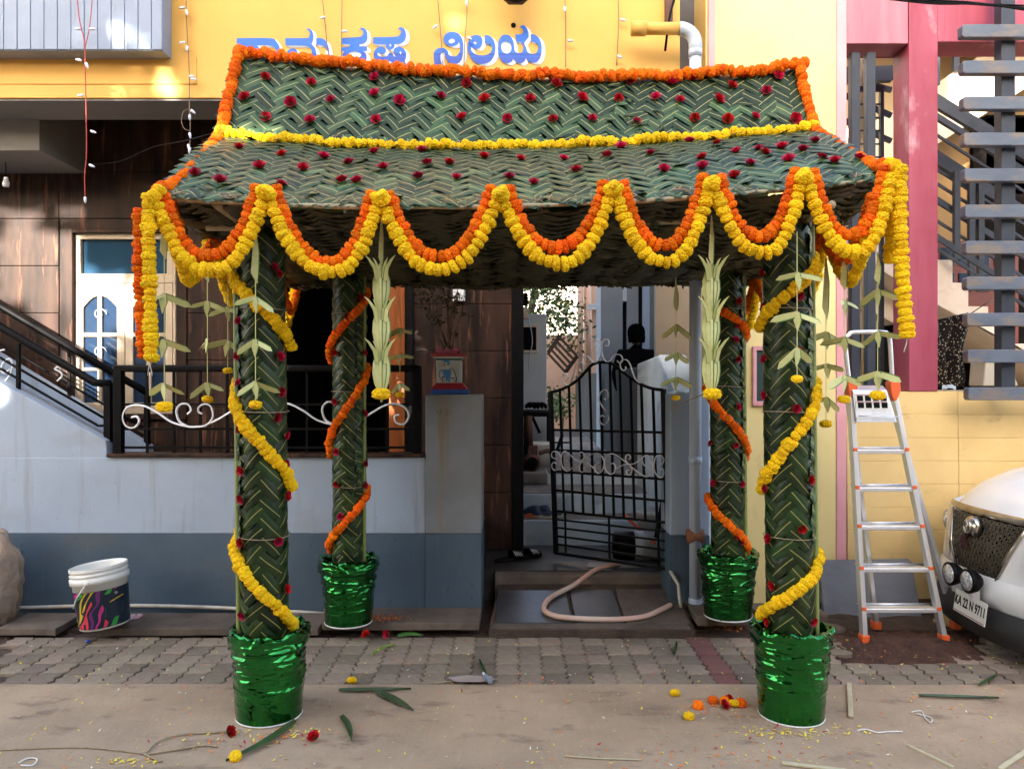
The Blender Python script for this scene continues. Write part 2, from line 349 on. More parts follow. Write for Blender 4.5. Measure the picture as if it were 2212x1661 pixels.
MB().prism([(.52,5.33,.2),(.93,5.33,.2),(.90,5.46,.2),(.55,5.48,.2)], (0,0,.004)).build('slab', mat('pale floor slab',(.36,.33,.30),(.28,.26,.23),6,rough=.5), porch)
# steps of the side passage
MB().box((-.05,6.09,0),(1.35,6.36,.398)).build('passage_step', m_limew, kind='structure', bevel=.012)
MB().box((-.05,6.36,0),(1.35,6.92,.565)).build('passage_step', m_limew, kind='structure', bevel=.012)
m_passfl = mat('worn passage floor', (.19,.165,.15), (.10,.088,.08), 6, (1,.5,1), rough=.7, bump=.3, bscale=30)
MB().box((-.04,6.10,.399),(1.34,6.359,.403)).build('step_tread', m_passfl, kind='structure')
MB().box((-.04,6.37,.566),(1.34,6.919,.570)).build('step_tread', m_passfl, kind='structure')
MB().box((.32,6.92,0),(1.35,14,.662)).build('passage_floor', m_limew, kind='structure')
MB().box((-.05,6.92,0),(.315,14,.60)).build('passage_floor', m_passfl, kind='structure')
ft = MB().box((.33,6.93,.663),(1.14,14,.664)).build('passage_paving', m_grout, kind='structure')
for j in range(16):
    for i in range(3): MB().box((.335+i*.268,6.94+j*.30,.6645),(.335+i*.268+.262,6.94+j*.30+.294,.670)).build('tile', m_passfl, ft)

# ---------------------------------------------------------------- the house with the verandah
YW = 4.80                                # front of compound wall
YF = 5.90                                # granite facade
YA = 4.95                                # front of the yellow storey
house = thing('house', (-1.6, YF, 0), 'yellow house with blue lettering, dark granite ground floor and deep verandah', 'house')
def H(name, mb, m, bevel=0, parent=None): return mb.build(name, m, parent or house, bevel=bevel)
zs = P(0,212,YA).z
xr = P(1469,0,YA).x
H('upper_wall', MB().box((-9,YA,zs),(xr,YA+.36,4.5)), m_yellow, .006)
H('soffit', MB().box((-9,YA+.012,zs-.012),(xr-.01,YA+.37,zs-.002)), m_soffit)
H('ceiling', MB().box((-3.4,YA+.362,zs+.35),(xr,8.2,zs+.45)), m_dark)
H('beam', MB().box((-9,YA+.372,P(0,325,5.32).z),(P(85,0,5.32).x,YF+.3,zs+.34)), m_soffit, .004)
H('side_wall', MB().box((xr-.16,YA+.365,zs+.0),(xr,8.0,4.4)), m_yellow)
H('upper_floor_wall', MB().box((-9,6.6,zs+.5),(xr,6.8,7.2)), m_yellow)  # unseen storey, set back so the leaf mats reflect open sky
H('balcony_floor', MB().box((-9,YA+.37,zs+.46),(xr-.17,6.6,zs+.56)), m_soffit)
# thin shadow seam in the plaster near the lower edge of the yellow wall
H('plaster_band', MB().box((-9,YA-.006,P(0,182,YA).z),(P(425,0,YA).x,YA-.0005,P(0,125,YA).z)), m_yellow)
# grey grooved balcony front
yb0 = YA-.13
xg = P(351,0,yb0).x; zg = P(0,110,yb0).z
gb = H('balcony_front', MB().box((-9,yb0,zg),(xg,YA-.001,4.7)), m_greyp, .006)
for k in range(13):
    x = xg-.068-k*.0842
    H('groove_board', MB().box((x-.0795,yb0-.007,zg+.006),(x,yb0-.0005,4.7)), m_greyp, .003, gb)
H('groove_board', MB().box((xg-.064,yb0-.007,zg+.006),(xg-.001,yb0-.0005,4.7)), m_greyp, .003, gb)
# granite walls, tile by tile
def granite(xa, xb, za, zb, Y, holes=(), depth=.10, rowh=.362, z0=None, tw=.93, xoff=0):
    w = H('granite_wall', MB().box((xa,Y+.012,za),(xb,Y+depth,zb)), m_grout) if not holes else None
    if holes:
        (hx0,hx1,hz0,hz1), = holes; mb = MB()
        mb.box((xa,Y+.012,za),(hx0,Y+depth,zb)); mb.box((hx1,Y+.012,za),(xb,Y+depth,zb)); mb.box((hx0,Y+.012,za),(hx1,Y+depth,hz0)); mb.box((hx0,Y+.012,hz1),(hx1,Y+depth,zb))
        w = H('granite_wall', mb, m_grout)
    zz = za if z0 is None else z0
    while zz < zb:
        z1 = min(zz+rowh, zb); x = xa-xoff
        while x < xb:
            cells = [(max(x,xa), min(x+tw,xb), max(zz,za), z1)]
            if holes:
                out = []
                for (a,c,d,e) in cells:
                    if c <= hx0 or a >= hx1 or e <= hz0 or d >= hz1: out.append((a,c,d,e)); continue
                    if a < hx0: out.append((a,hx0,d,e))
                    if c > hx1: out.append((hx1,c,d,e))
                    if d < hz0: out.append((max(a,hx0),min(c,hx1),d,hz0))
                    if e > hz1: out.append((max(a,hx0),min(c,hx1),hz1,e))
                cells = out
            for (a,c,d,e) in cells:
                if c-a > .02 and e-d > .02: H('tile', MB().box((a+.0025,Y+rn(-.001,.001),d+.0025),(c-.0025,Y+.014,e-.0025)), m_granite, .002, w)
            x += tw
        zz = z1
    return w
random.seed(9)
wx0, wx1 = P(132,0,YF).x, P(404,0,YF).x; wz0, wz1 = P(0,905,YF).z, P(0,494,YF).z
zj = P(0,574,YF).z
granite(-5.2, P(565,0,YF).x, .3, 3.7, YF, holes=((wx0,wx1,wz0,wz1),), z0=zj-8*.362+.001, tw=.97, xoff=.97-(P(127,0,YF).x+5.2)%.97)
zj2 = P(0,656,YF).z
granite(P(890,0,YF).x, P(1106,0,YF).x, .2, 3.7, YF, z0=zj2-6*.362, tw=.9)
H('granite_return', MB().box((P(1106,0,YF).x+.001,YF-.02,.2),(P(1131,0,YF).x,YF+.14,3.7)), m_black, .004)
H('granite_side', MB().box((P(1106,0,YF).x-.02,YF+.14,.2),(P(1106,0,YF).x+.02,9.0,3.7)), m_granite)
# dark room behind the verandah opening
xo0, xo1 = P(565,0,YF).x, P(890,0,YF).x
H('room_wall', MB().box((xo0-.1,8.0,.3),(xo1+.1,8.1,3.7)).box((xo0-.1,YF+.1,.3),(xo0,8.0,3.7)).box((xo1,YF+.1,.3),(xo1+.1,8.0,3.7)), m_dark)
H('door_post', MB().box((P(842,0,YF).x,YF-.04,.45),(P(876,0,YF).x,YF+.10,3.0)), m_wood, .006)
H('black_pilaster', MB().box((P(877,0,YF).x,YF-.03,.4),(P(893,0,YF).x,YF-.001,3.6)), m_black, .004)
H('verandah_floor', MB().box((-5.2,YW+.16,.2),(-.20,8.1,.46)), m_blackstone)
# window
wd = thing('window', P(268,895,YF), 'cream wooden window with blue transom and two arched shutters in granite wall', 'window')
yw = YF+.055
MB().box((wx0,YF-.012,wz0),(P(158,0,YF).x,YF+.09,wz1)).box((P(382,0,YF).x,YF-.012,wz0),(wx1,YF+.09,wz1)).box((P(158,0,YF).x,YF-.012,P(0,503,YF).z),(P(382,0,YF).x,YF+.09,wz1)).box((P(158,0,YF).x,YF-.03,wz0),(P(382,0,YF).x,YF+.09,P(0,893,YF).z)).build('surround', m_granite, wd, bevel=.003)
def px(a): return P(a,0,yw).x
def pz(a): return P(0,a,yw).z
mb = MB()
for (a,c,d,e) in ((158,164,503,893),(377,383,503,893),(164,377,503,518),(164,377,592,612),(164,377,886,893),(164,178,518,592),(364,377,518,592)):
    mb.box((px(a),yw-.03,pz(e)),(px(c),yw+.03,pz(d)))
mb.build('frame', m_cream, wd, bevel=.003)
MB().box((px(177),yw+.004,pz(593)),(px(365),yw+.010,pz(517))).build('pane', m_skyglass, wd)
for s in (0,1):
    xa, xc = ((165,273),(275,376))[s]; cols = (((184,215),(224,257)),((291,320),(330,361)))[s]
    sh = MB(); ys = yw-.012
    rows = ((640,719),(727,794),(800,869))
    e = [xa, cols[0][0], cols[0][1], cols[1][0], cols[1][1], xc]
    for (a,c) in ((e[0],e[1]),(e[2],e[3]),(e[4],e[5])): sh.box((px(a),ys-.018,pz(886)),(px(c),ys+.018,pz(613)))
    for (a,c) in cols:
        for (d,f) in ((613,640),(719,727),(794,800),(869,886)): sh.box((px(a),ys-.016,pz(f)),(px(c),ys+.016,pz(d)))
    for q,(a,c) in enumerate(cols):       # arch spandrels
        k = 6; o, i = (a, c) if q == 0 else (c, a); pts = [(o,640)]
        for t in range(k+1): th = t/k; pts.append((o+(i-o)*th, 640+24*(1-math.sin(th*math.pi/2)**1.0)))
        sh.prism([Vector((px(x), ys-.015, pz(y))) for x, y in pts], (0,.03,0))
    so_ = sh.build('shutter', m_cream, wd, bevel=.002)
    for (a,c) in cols:
        for (d,f) in rows: MB().box((px(a)-.002,ys+.001,pz(f)-.002),(px(c)+.002,ys+.006,pz(d)+.002)).build('pane', m_glass, so_)
    xm = (px(cols[0][1])+px(cols[1][0]))/2
    for (d,f) in rows[:2]:               # white grille curls behind the glass
        pts = [Vector((xm+.055*math.cos(t)*(1-t/9), ys-.019-.0*t, pz((d+f)/2)+.05*math.sin(t)*(1-t/9))) for t in [q*.35 for q in range(20)]]
        MB().tube(pts, .0025, 4).build('grille_curl', m_white, so_)
# ---------------------------------------------------------------- Kannada lettering on the yellow wall
A1 = dict(x0=870, y0=80, s=3.16); A2 = dict(x0=1570, y0=80, s=4.424)
LET = [(A1, [[(55,200),(450,200),(520,235),(565,310),(580,400),(560,470),(480,490),(420,440),(410,365),(440,340),(490,348),(530,370),(510,320),(450,288),(300,287),(320,330),(300,420),(200,470),(100,440),(60,300)]]),
 (A1, [[(630,200),(880,198),(915,175),(918,120),(875,97),(905,85),(945,110),(965,170),(960,230),(945,270),(985,320),(1005,400),(1050,425),(1105,400),(1120,345),(1095,300),(1045,283),(1000,285),(1000,200),(1060,200),(1110,230),(1140,300),(1155,400),(1150,480),(1050,500),(900,490),(800,470),(720,450),(660,420),(645,380),(670,340),(715,322),(760,335),(775,370),(760,405),(800,400),(850,395),(870,420),(910,420),(940,390),(945,350),(920,310),(860,290),(635,287)]]),
 (A1, [[(1295,200),(1500,187),(1545,165),(1555,120),(1510,88),(1545,78),(1585,100),(1605,160),(1600,225),(1560,265),(1510,275),(1510,297),(1600,300),(1600,350),(1560,355),(1590,395),(1595,450),(1570,490),(1480,505),(1380,490),(1320,450),(1308,400),(1330,360),(1295,355),(1295,310),(1395,305),(1400,275),(1295,270)],[(1370,400),(1400,370),(1460,360),(1515,375),(1535,400),(1510,425),(1450,437),(1400,425)]]),
 (A1, [[(1672,190),(1940,183),(1985,160),(2005,120),(1965,85),(2000,68),(2045,95),(2062,160),(2050,225),(2000,265),(1925,270),(1920,310),(1875,340),(1835,320),(1825,275),(1672,270)],[(1862,285),(1875,265),(1893,285),(1878,305)]]),
 (A1, [[(1690,350),(1730,310),(1790,305),(1825,340),(1815,375),(1780,390),(1740,375),(1722,375),(1730,405),(1780,420),(1840,410),(1865,375),(1900,380),(1920,415),(1940,420),(1915,370),(1925,325),(1975,303),(2030,320),(2062,370),(2062,430),(2050,480),(2080,515),(2128,525),(2120,545),(2050,530),(2000,510),(1970,490),(1920,500),(1870,470),(1840,500),(1790,512),(1730,490),(1685,440),(1678,390)],[(1982,370),(1998,355),(2008,378),(1998,395)]]),
 (A2, [[(250,600),(255,520),(300,460),(370,440),(440,455),(485,500),(495,550),(550,578),(620,578),(670,530),(690,450),(680,380),(668,345),(640,390),(560,415),(480,400),(425,350),(415,280),(450,210),(540,175),(630,190),(700,250),(735,350),(740,480),(725,600),(680,680),(600,715),(520,695),(465,640),(440,570),(430,530),(400,518),(370,545),(360,620),(380,690),(392,722),(262,722)],[(498,330),(520,300),(560,290),(605,310),(595,345),(545,367),(510,355)]]),
 (A2, [[(815,430),(830,330),(880,250),(960,228),(1030,250),(1058,320),(1045,400),(1000,450),(940,455),(885,435),(868,430),(880,490),(930,540),(1000,562),(1100,562),(1180,530),(1215,460),(1195,400),(1140,370),(1100,370),(1095,232),(1160,235),(1230,290),(1270,400),(1270,500),(1240,600),(1170,680),(1060,708),(950,690),(860,600),(825,510)],[(905,360),(925,335),(960,340),(970,365),(945,383)]]),
 (A2, [[(1318,430),(1330,320),(1380,240),(1450,222),(1520,250),(1570,330),(1585,430),(1600,500),(1650,525),(1710,515),(1740,460),(1730,390),(1690,350),(1620,345),(1605,220),(1690,218),(1735,190),(1730,130),(1675,92),(1735,65),(1790,110),(1820,190),(1820,270),(1755,355),(1780,430),(1810,510),(1870,540),(1950,525),(1985,450),(1970,380),(1910,345),(1865,345),(1862,217),(1920,220),(1990,270),(2035,370),(2040,500),(2015,610),(1960,675),(1890,687),(1820,665),(1780,610),(1750,670),(1690,700),(1630,685),(1568,620),(1540,670),(1460,697),(1390,670),(1335,590),(1320,510)],[(1368,430),(1390,360),(1450,337),(1510,360),(1540,430),(1525,500),(1470,535),(1400,510)]])]
# two-tone paint: the foot of each letter is a deeper blue
nt = m_blue.node_tree; bs = nt.nodes['Principled BSDF']; g = nt.nodes.new('ShaderNodeNewGeometry'); sx = nt.nodes.new('ShaderNodeSeparateXYZ'); nt.links.new(g.outputs['Position'], sx.inputs[0])
cr = nt.nodes.new('ShaderNodeValToRGB'); mr = nt.nodes.new('ShaderNodeMapRange'); mr.inputs[1].default_value = P(0,150,YA).z; mr.inputs[2].default_value = P(0,100,YA).z
nt.links.new(sx.outputs[2], mr.inputs[0]); nt.links.new(mr.outputs[0], cr.inputs[0]); nt.links.new(cr.outputs[0], bs.inputs['Base Color'])
e = cr.color_ramp.elements; e[0].position = 0; e[0].color = (.016,.075,.42,1); e[1].position = 1; e[1].color = (.006,.13,.56,1)
for p_, c_ in ((.50,(.016,.075,.42,1)),(.52,(.012,.11,.52,1)),(.56,(.012,.11,.54,1)),(.57,(.006,.06,.36,1)),(.66,(.005,.06,.38,1)),(.68,(.006,.13,.56,1))):
    q = cr.color_ramp.elements.new(p_); q.color = c_
for A, polys in LET:
    def mp(dx, dy, Y): return lambda x, y: P(ZX(x, y, **A)[0]+dx, ZX(x, y, **A)[1]+dy, Y)
    lo = link('letter', filled(polys, mp(0,0,YA-.010), 'letter', m_blue), house)
    for k in range(1,5):
        link('letter_shadow', filled(polys[:1] if k > 2 else polys, mp(k*2.0,k*1.25,YA-.010+k*.0016), 'letter_shadow', m_signw), lo)
# ---------------------------------------------------------------- compound wall, stair parapet, railing
cw = thing('compound_wall', (-1.5, YW, 0), 'pale blue compound wall with slate base, below the black verandah railing', 'wall')
xp0, xp1 = P(919,0,YW).x, P(1040,0,YW).x
zt = P(0,987,YW).z; zb = P(0,1152,YW).z
MB().box((-7,YW,zb),(xp0,YW+.15,zt)).build('wall', m_wallw, cw, bevel=.006)
MB().prism([Vector((-7,YW-.003,-.03))]+[Vector((xp0,YW-.003,-.03))]+[Vector((xp0-(xp0+7)*k/260,YW-.003,zb+.003*noise.fractal(Vector((k*.37,0,0)),1,2,3))) for k in range(261)], (0,.0025,0)).build('slate_base', m_wallg, cw)
MB().box((-7,YW,-.03),(xp0,YW+.15,zb-.0005)).build('lower_wall', m_wallg, cw)
MB().box((P(233,0,YW).x,YW-.02,zt+.0005),(xp0-.002,YW+.15,zt+.022)).build('coping', m_granite, cw, bevel=.004)
# sloping stair parapet on the left
q = [P(-520,540,YW),P(228,951,YW),P(233,985,YW)]
MB().prism([Vector((-7,YW+.001,zt-.05)),Vector((q[2].x,YW+.001,zt-.05)),Vector((q[1].x,YW+.001,q[1].z)),Vector((q[0].x,YW+.001,q[0].z)),Vector((-7,YW+.001,q[0].z+.6))], (0,.15,0)).build('stair_parapet', m_wallw, cw, bevel=.006)
gp = thing('gate_pier', (xp0, YW, 0), 'stained grey pier carrying the painted planter, left of the gate', 'pier')
MB().box((xp0,YW-.012,zb),(xp1,YW+.42,P(0,852,YW).z)).build('pier', m_pillarw, gp, bevel=.008)
MB().box((xp0,YW-.015,-.03),(xp1,YW+.42,zb-.0005)).build('slate_base', m_wallg, gp, bevel=.004)
mp_ = mat('pencil mark', (.10,.09,.08), rough=.9)
for pts in ([(945,884),(946,893),(949,896),(952,892),(952,883)], [(959,885),(965,883),(967,887),(962,890),(967,893),(965,898),(959,898)], [(973,884),(973,897)]):
    MB().tube([P(x,y,YW-.0125) for x,y in pts], .0015, 4).build('scribble', mp_, gp)
# far stair flank (whitewashed) and steps
fs = thing('stair', (-3.4, 5.3, .46), 'white plastered flight of stairs rising left behind the sloping parapet', 'stairs')
YS = 5.62
q0, q1, q2 = P(-560,428,YS), P(318,962,YS), P(318,985,YS)
MB().prism([Vector((q0.x,YS,.46)),Vector((q1.x+.02,YS,.46)),Vector((q1.x,YS,q1.z)),Vector((q0.x,YS,q0.z))], (0,.10,0)).build('flank', m_wallw, fs, bevel=.004)
for k in range(9):
    x1_ = P(255,0,5.2).x-k*.25; MB().box((x1_-3,YW+.152,.46),(x1_,YS-.002,.46+.165*(k+1))).build('step', m_wallw, fs, bevel=.004)
# railings
def stair_rail(name, Y, hand, low, posts, label, curl=None):
    t = thing(name, P(posts[0][0],posts[0][2],Y), label, 'railing')
    MB().tube([P(x,y,Y) for x,y in hand], .026, 10).build('handrail', m_black, t)
    for l in low: MB().tube([P(x,y,Y) for x,y in l], .009, 6).build('rail', m_black, t)
    for (x,ya,yb,w) in posts:
        a, c = P(x,ya,Y), P(x,yb,Y); MB().box((a.x-w/2,Y-w/2,c.z),(a.x+w/2,Y+w/2,a.z)).build('post', m_black, t, bevel=.002)
    for c in (curl or []): MB().tube(crom([P(x,y,Y) for x,y in c],6), .006, 5).build('scroll', m_white, t)
    return t
stair_rail('stair_railing', YW+.07, [(-380,482),(0,705),(205,826),(238,829)], [[(-380,571),(0,795),(212,919),(229,919)],[(-380,550),(0,772),(229,905)]],
  [(40,741,866,.022),(-160,620,745,.022),(234,826,985,.042)], 'black stair handrail on the near sloping parapet',
  [[(22,797),(8,805),(3,795),(10,780),(22,775),(27,790),(22,808),(12,822)],[(-20,780),(-5,760),(10,755)],[(118,797),(130,803),(134,812),(124,823)],[(118,797),(124,792),(132,797)]])
stair_rail('stair_railing', YS+.05, [(-380,438),(0,661),(318,848)], [[(-380,556),(0,778),(318,965)],[(-380,520),(0,742),(318,928)]],
  [(318,846,985,.036),(150,749,905,.022),(-20,650,800,.022)], 'black stair handrail farther back, climbing in front of the window')
vr = thing('verandah_railing', P(247,985,YW+.06), 'black verandah railing with white scrolls on the compound wall', 'railing'); yv = YW+.06
MB().box((P(247,0,yv).x,yv-.025,P(0,803,yv).z),(P(906,0,yv).x,yv+.025,P(0,788,yv).z)).build('top_rail', m_black, vr, bevel=.012)
for y in (873,926,966): MB().box((P(257,0,yv).x,yv-.007,P(0,y+2.5,yv).z),(P(906,0,yv).x,yv+.007,P(0,y-2.5,yv).z)).build('rail', m_black, vr)
for x,w in ((257,.052),(902,.05)): MB().box((P(x,0,yv).x-w/2,yv-w/2,zt+.0225),(P(x,0,yv).x+w/2,yv+w/2,P(0,790,yv).z)).build('post', m_black, vr, bevel=.003)
for k in range(11): x = 318+57.5*k; MB().box((P(x,0,yv).x-.007,yv-.0065,zt+.0225),(P(x,0,yv).x+.007,yv+.0065,P(0,800,yv).z)).build('baluster', m_black, vr)
G4 = lambda L: [(x*.34, 547.2+y*.34) for x,y in L]
base = [G4([(835,1040),(870,1035),(885,1070),(850,1108),(800,1095),(778,1040),(800,985),(850,963),(920,970),(1000,1010),(1090,1070),(1190,1098),(1250,1100),(1310,1090),(1350,1040),(1340,975),(1300,957),(1265,975),(1262,1005),(1285,1018)]),
        G4([(1190,1020),(1213,995),(1195,960),(1150,958),(1122,1000),(1140,1065),(1190,1098)]), G4([(1310,1088),(1400,1045),(1500,985),(1570,965),(1640,985),(1672,1040),(1640,1095),(1590,1085),(1580,1045),(1610,1035)])]
def scroll_w(L, mb=None): return MB().tube(crom([P(x,y,yv-.014) for x,y in L],7), .0085, 6, flat=.6)
for L in base: scroll_w(L).build('scroll', m_white, vr)
for L in base: scroll_w([(580+(580-x), y-4) for x,y in L] if False else [(x+315, y-4) for x,y in L]).build('scroll', m_white, vr)
# white paint pipe along the foot of the wall
MB().tube(crom([P(15,1313,YW-.03),P(250,1307,YW-.03),P(480,1312,YW-.03),P(705,1325,YW-.03)],6), .012, 8).build('water_pipe', m_pvcw, label='thin dirty white water pipe running along the foot of the slate wall', cat='pipe')
# right gate pier, its rough top, and the drain pipe
rp = thing('gate_pier', P(1487,1300,4.85), 'pale pier with broken top beside the drainpipe, right of the gate', 'pier')
zrb = P(0,1156,4.85).z; xa, xc = P(1447,0,4.85).x, P(1533,0,4.85).x
MB().box((xa,4.85,zrb),(xc,5.15,P(0,850,4.85).z)).build('pier', m_wallw, rp, bevel=.01)
MB().box((xa,4.847,-.03),(xc,5.15,zrb-.0005)).build('slate_base', m_wallg, rp, bevel=.004)
def rub(u, v): return Vector((xa+.01+(xc-xa-.02)*u, 4.855+.29*v, P(0,851,4.85).z+.035*max(0,noise.fractal(Vector((u*6,v*6,2)),1,2,4)+.25)*math.sin(math.pi*min(1,max(0,u)))))
MB().grid(rub, 24, 24).build('rough_top', m_limew, rp)
dp = thing('drain_pipe', P(1507,1210,4.79), 'tall grey white drainpipe with an elbow leading from the yellow wall', 'pipe')
xpv = P(1502,0,4.79).x; r_ = .0375; zc = P(0,62,4.79).z
MB().tube([(xpv,4.79,.10),(xpv,4.79,zc-.16)], r_, 16).build('pipe', m_pvc, dp)
MB().tube([(xpv,4.79,zc-.17)]+[(xpv-.10+.10*math.cos(a), 4.79, zc-.10+.10*math.sin(a)) for a in [k*math.pi/16 for k in range(9)]], r_*1.12, 16).build('elbow', m_pvc, dp)
MB().tube([(xpv-.10,4.79,zc),(P(1372,0,4.79).x,4.79,zc)], r_, 16).tube([(P(1395,0,4.79).x,4.79,zc),(P(1364,0,4.79).x,4.79,zc)], r_*1.22, 16).build('outlet', m_yellow, dp)
for y in (108,985): MB().tube([(xpv,4.79,P(0,y+16,4.79).z),(xpv,4.79,P(0,y,4.79).z)], r_*1.12, 16).build('collar', m_pvc, dp)
MB().tube([(xpv-.05,4.79,P(0,1157,4.79).z),(xpv+.05,4.79,P(0,1157,4.79).z)], .045, 12).build('clamp', mat('rusty clamp',(.30,.12,.05),(.2,.07,.03),20,rough=.8), dp)
MB().tube([(xpv,4.79,.02),(xpv,4.79,.14)], r_*1.15, 16).build('shoe', m_pvc, dp)
# thin outlet pipe by the gate hinge
MB().tube([P(1446,1224,4.95),P(1450,1236,4.84),P(1466,1262,4.8),P(1468,1290,4.78),P(1472,1312,4.76)], .012, 8).build('outlet_pipe', m_pvcw, label='short dirty white outlet pipe beside the gate hinge', cat='pipe')
# dark gap between the two houses: rear wall of the neighbour's side
MB().box((xr+.001,5.6,zs),(P(1526,0,5.2).x+.3,5.7,4.6)).build('gap_wall', mat('dark grey render',(.11,.11,.125),(.085,.085,.10),3,rough=.9), label='dark grey upper wall in the gap between the yellow houses', cat='wall')
# ---------------------------------------------------------------- neighbour house on the right
YN = 5.25
nb = thing('neighbour_house', (2.6, YN, 0), 'pale yellow neighbour house with pink edging and a magenta porch frame on the right', 'house')
def N(name, mb, m, bevel=0, parent=None): return mb.build(name, m, parent or nb, bevel=bevel)
nx = lambda x, Y=YN: P(x,0,Y).x
nz = lambda y, Y=YN: P(0,y,Y).z
zpl = nz(845)
N('wall', MB().box((nx(1545),YN,-.03),(nx(1806),YN+.25,4.35)), m_paley, .004)
N('return_wall', MB().box((nx(1526),YN+.02,-.03),(nx(1530),5.7,4.35)), m_paley)
N('edge_strip', MB().box((nx(1530),YN-.004,nz(700)),(nx(1545)-.001,YN+.25,4.35)), m_pink, .003)
N('edge_wall', MB().box((nx(1530),YN-.002,-.03),(nx(1545)-.001,YN+.25,nz(700)-.001)), m_paley, .003)
N('corner_strip', MB().box((nx(1806)+.001,YN-.006,-.03),(nx(1828),YN+.25,4.35)), m_pink, .003)
nf = N('niche_frame', MB().box((nx(1624),YN-.03,nz(876)),(nx(1632),YN-.0005,nz(748))).box((nx(1632),YN-.03,nz(757)),(nx(1700),YN-.0005,nz(748))).box((nx(1632),YN-.03,nz(876)),(nx(1700),YN-.0005,nz(866))).box((nx(1693),YN-.03,nz(866)),(nx(1700),YN-.0005,nz(757))), m_pink, .003)
N('niche', MB().box((nx(1632),YN-.006,nz(866)),(nx(1693),YN-.0007,nz(757))), mat('dark niche',(.02,.05,.05),rough=.3), 0, nf)
N('paint_patch', MB().prism([P(1650,900,YN-.001),P(1667,895,YN-.001),P(1667,1005,YN-.001),P(1652,1012,YN-.001),P(1656,960,YN-.001)], (0,.0008,0)), mat('old blue paint',(.42,.55,.60),(.55,.52,.40),14,rough=.8))
# ochre plinth: plastered courses
pl_ = N('plinth', MB().box((nx(1828)+.002,YN+.03,-.03),(6.5,YN+.5,zpl-.002)), m_step)
rows = 9; ch = zpl/rows
for k in range(rows):
    z1 = zpl-k*ch
    for (xa,xc) in ((nx(1828)+.003,nx(2070)),(nx(2070)+.002,4.6)):
        N('course', MB().box((xa,YN+.006-.004*k*.9,z1-ch+.0006),(xc,YN+.031,z1-.0006)), m_step, .003, pl_)
N('course_foot', MB().box((nx(1828),YN-.03,-.03),(5,YN-.001,nz(1290))), mat('rust stained footing',(.19,.10,.06),(.10,.06,.04),8,rough=.95))
# magenta porch frame
N('porch_beam', MB().box((nx(1828)+.001,YN+.001,nz(94)),(nx(1962)-.001,YN+.22,4.35)), m_palemag, .004)
N('porch_beam', MB().box((nx(2026)+.001,YN+.003,nz(90)),(5.5,YN+.25,4.35)), m_magenta, .004)
N('porch_pillar', MB().box((nx(1963),YN-.004,zpl),(nx(2026),YN+.22,4.35)), m_magenta, .008)
N('porch_lintel', MB().box((nx(1828)+.001,YN+.225,nz(94)),(nx(2026)-.002,YN+.24,4.35)), m_magenta)
# deck behind the frame and rear walls
N('porch_floor', MB().box((nx(1828),YN+.25,zpl-.12),(6,9,zpl-.004)), m_beige)
N('rear_wall', MB().box((1.5,8.0,1.0),(9,8.1,6.2)), m_beige)
yb_ = 7.95
N('tan_wall', MB().prism([P(1990,340,yb_),P(2020,313,yb_),P(2330,118,yb_),P(2330,760,yb_),P(2180,760,yb_),P(1990,470,yb_)], (0,.03,0)), m_brownw)
N('rear_shade_slab', MB().box((nx(1828),5.9,4.98),(6,8.1,5.08)), m_beige)  # slab added above the view to darken the rear walls
# upper stair flight (beige slab rising to the right)
N('upper_flight', MB().prism([P(1800,318,7.3),P(2020,182,7.3),P(2250,35,7.3),P(2330,0,7.3),P(2330,118,7.3),P(2022,313,7.3),P(1800,450,7.3)], (0,.5,0)), mat('pale stair wall',(.66,.58,.45),(.60,.52,.40),1.5,rough=.8), .004)
dw = N('rear_door', MB().box((P(2205,0,7.9).x-.5,7.88,1.5),(P(2205,0,7.9).x+.1,7.94,P(0,255,7.9).z)), m_dark)
N('rear_window', MB().box((P(2128,0,7.9).x,7.88,P(0,420,7.9).z),(P(2230,0,7.9).x,7.94,P(0,250,7.9).z)), m_dark)
# wooden door behind the railings
wdr = N('red_door', MB().box((P(2020,0,7.6).x,7.6,P(0,800,7.6).z),(P(2200,0,7.6).x,7.66,P(0,520,7.6).z)), mat('dark red door',(.16,.035,.02),(.11,.025,.015),5,rough=.4))
for i in range(4):
    for j in range(2): N('panel', MB().box((P(2032+i*38,0,7.6).x,7.585,P(0,575+j*55,7.6).z),(P(2060+i*38,0,7.6).x,7.599,P(0,535+j*55,7.6).z)), m_glass, .004, wdr)
# white lower flight descending to the right, with its steps
pts = [(1800,410),(2028,561),(2058,561),(2058,610),(2092,611),(2092,661),(2135,662),(2135,690),(2180,690),(2180,742),(2225,742),(2300,800),(2300,860),(2212,760),(2075,686),(2028,660),(1800,520)]
N('lower_flight', MB().prism([P(x,y,6.6) for x,y in pts], (0,.9,0)), m_stairw, .004)
N('under_stair', MB().prism([P(1900,600,7.4),P(2300,860,7.4),P(2300,870,7.4),P(1900,870,7.4)], (0,.05,0)), m_dark)
N('block', MB().prism([P(2124,833,6.1),P(2130,757,6.1),P(2185,788,6.1),P(2200,833,6.1)], (0,.2,0)), mat('cream block',(.50,.47,.40),rough=.8), .01)
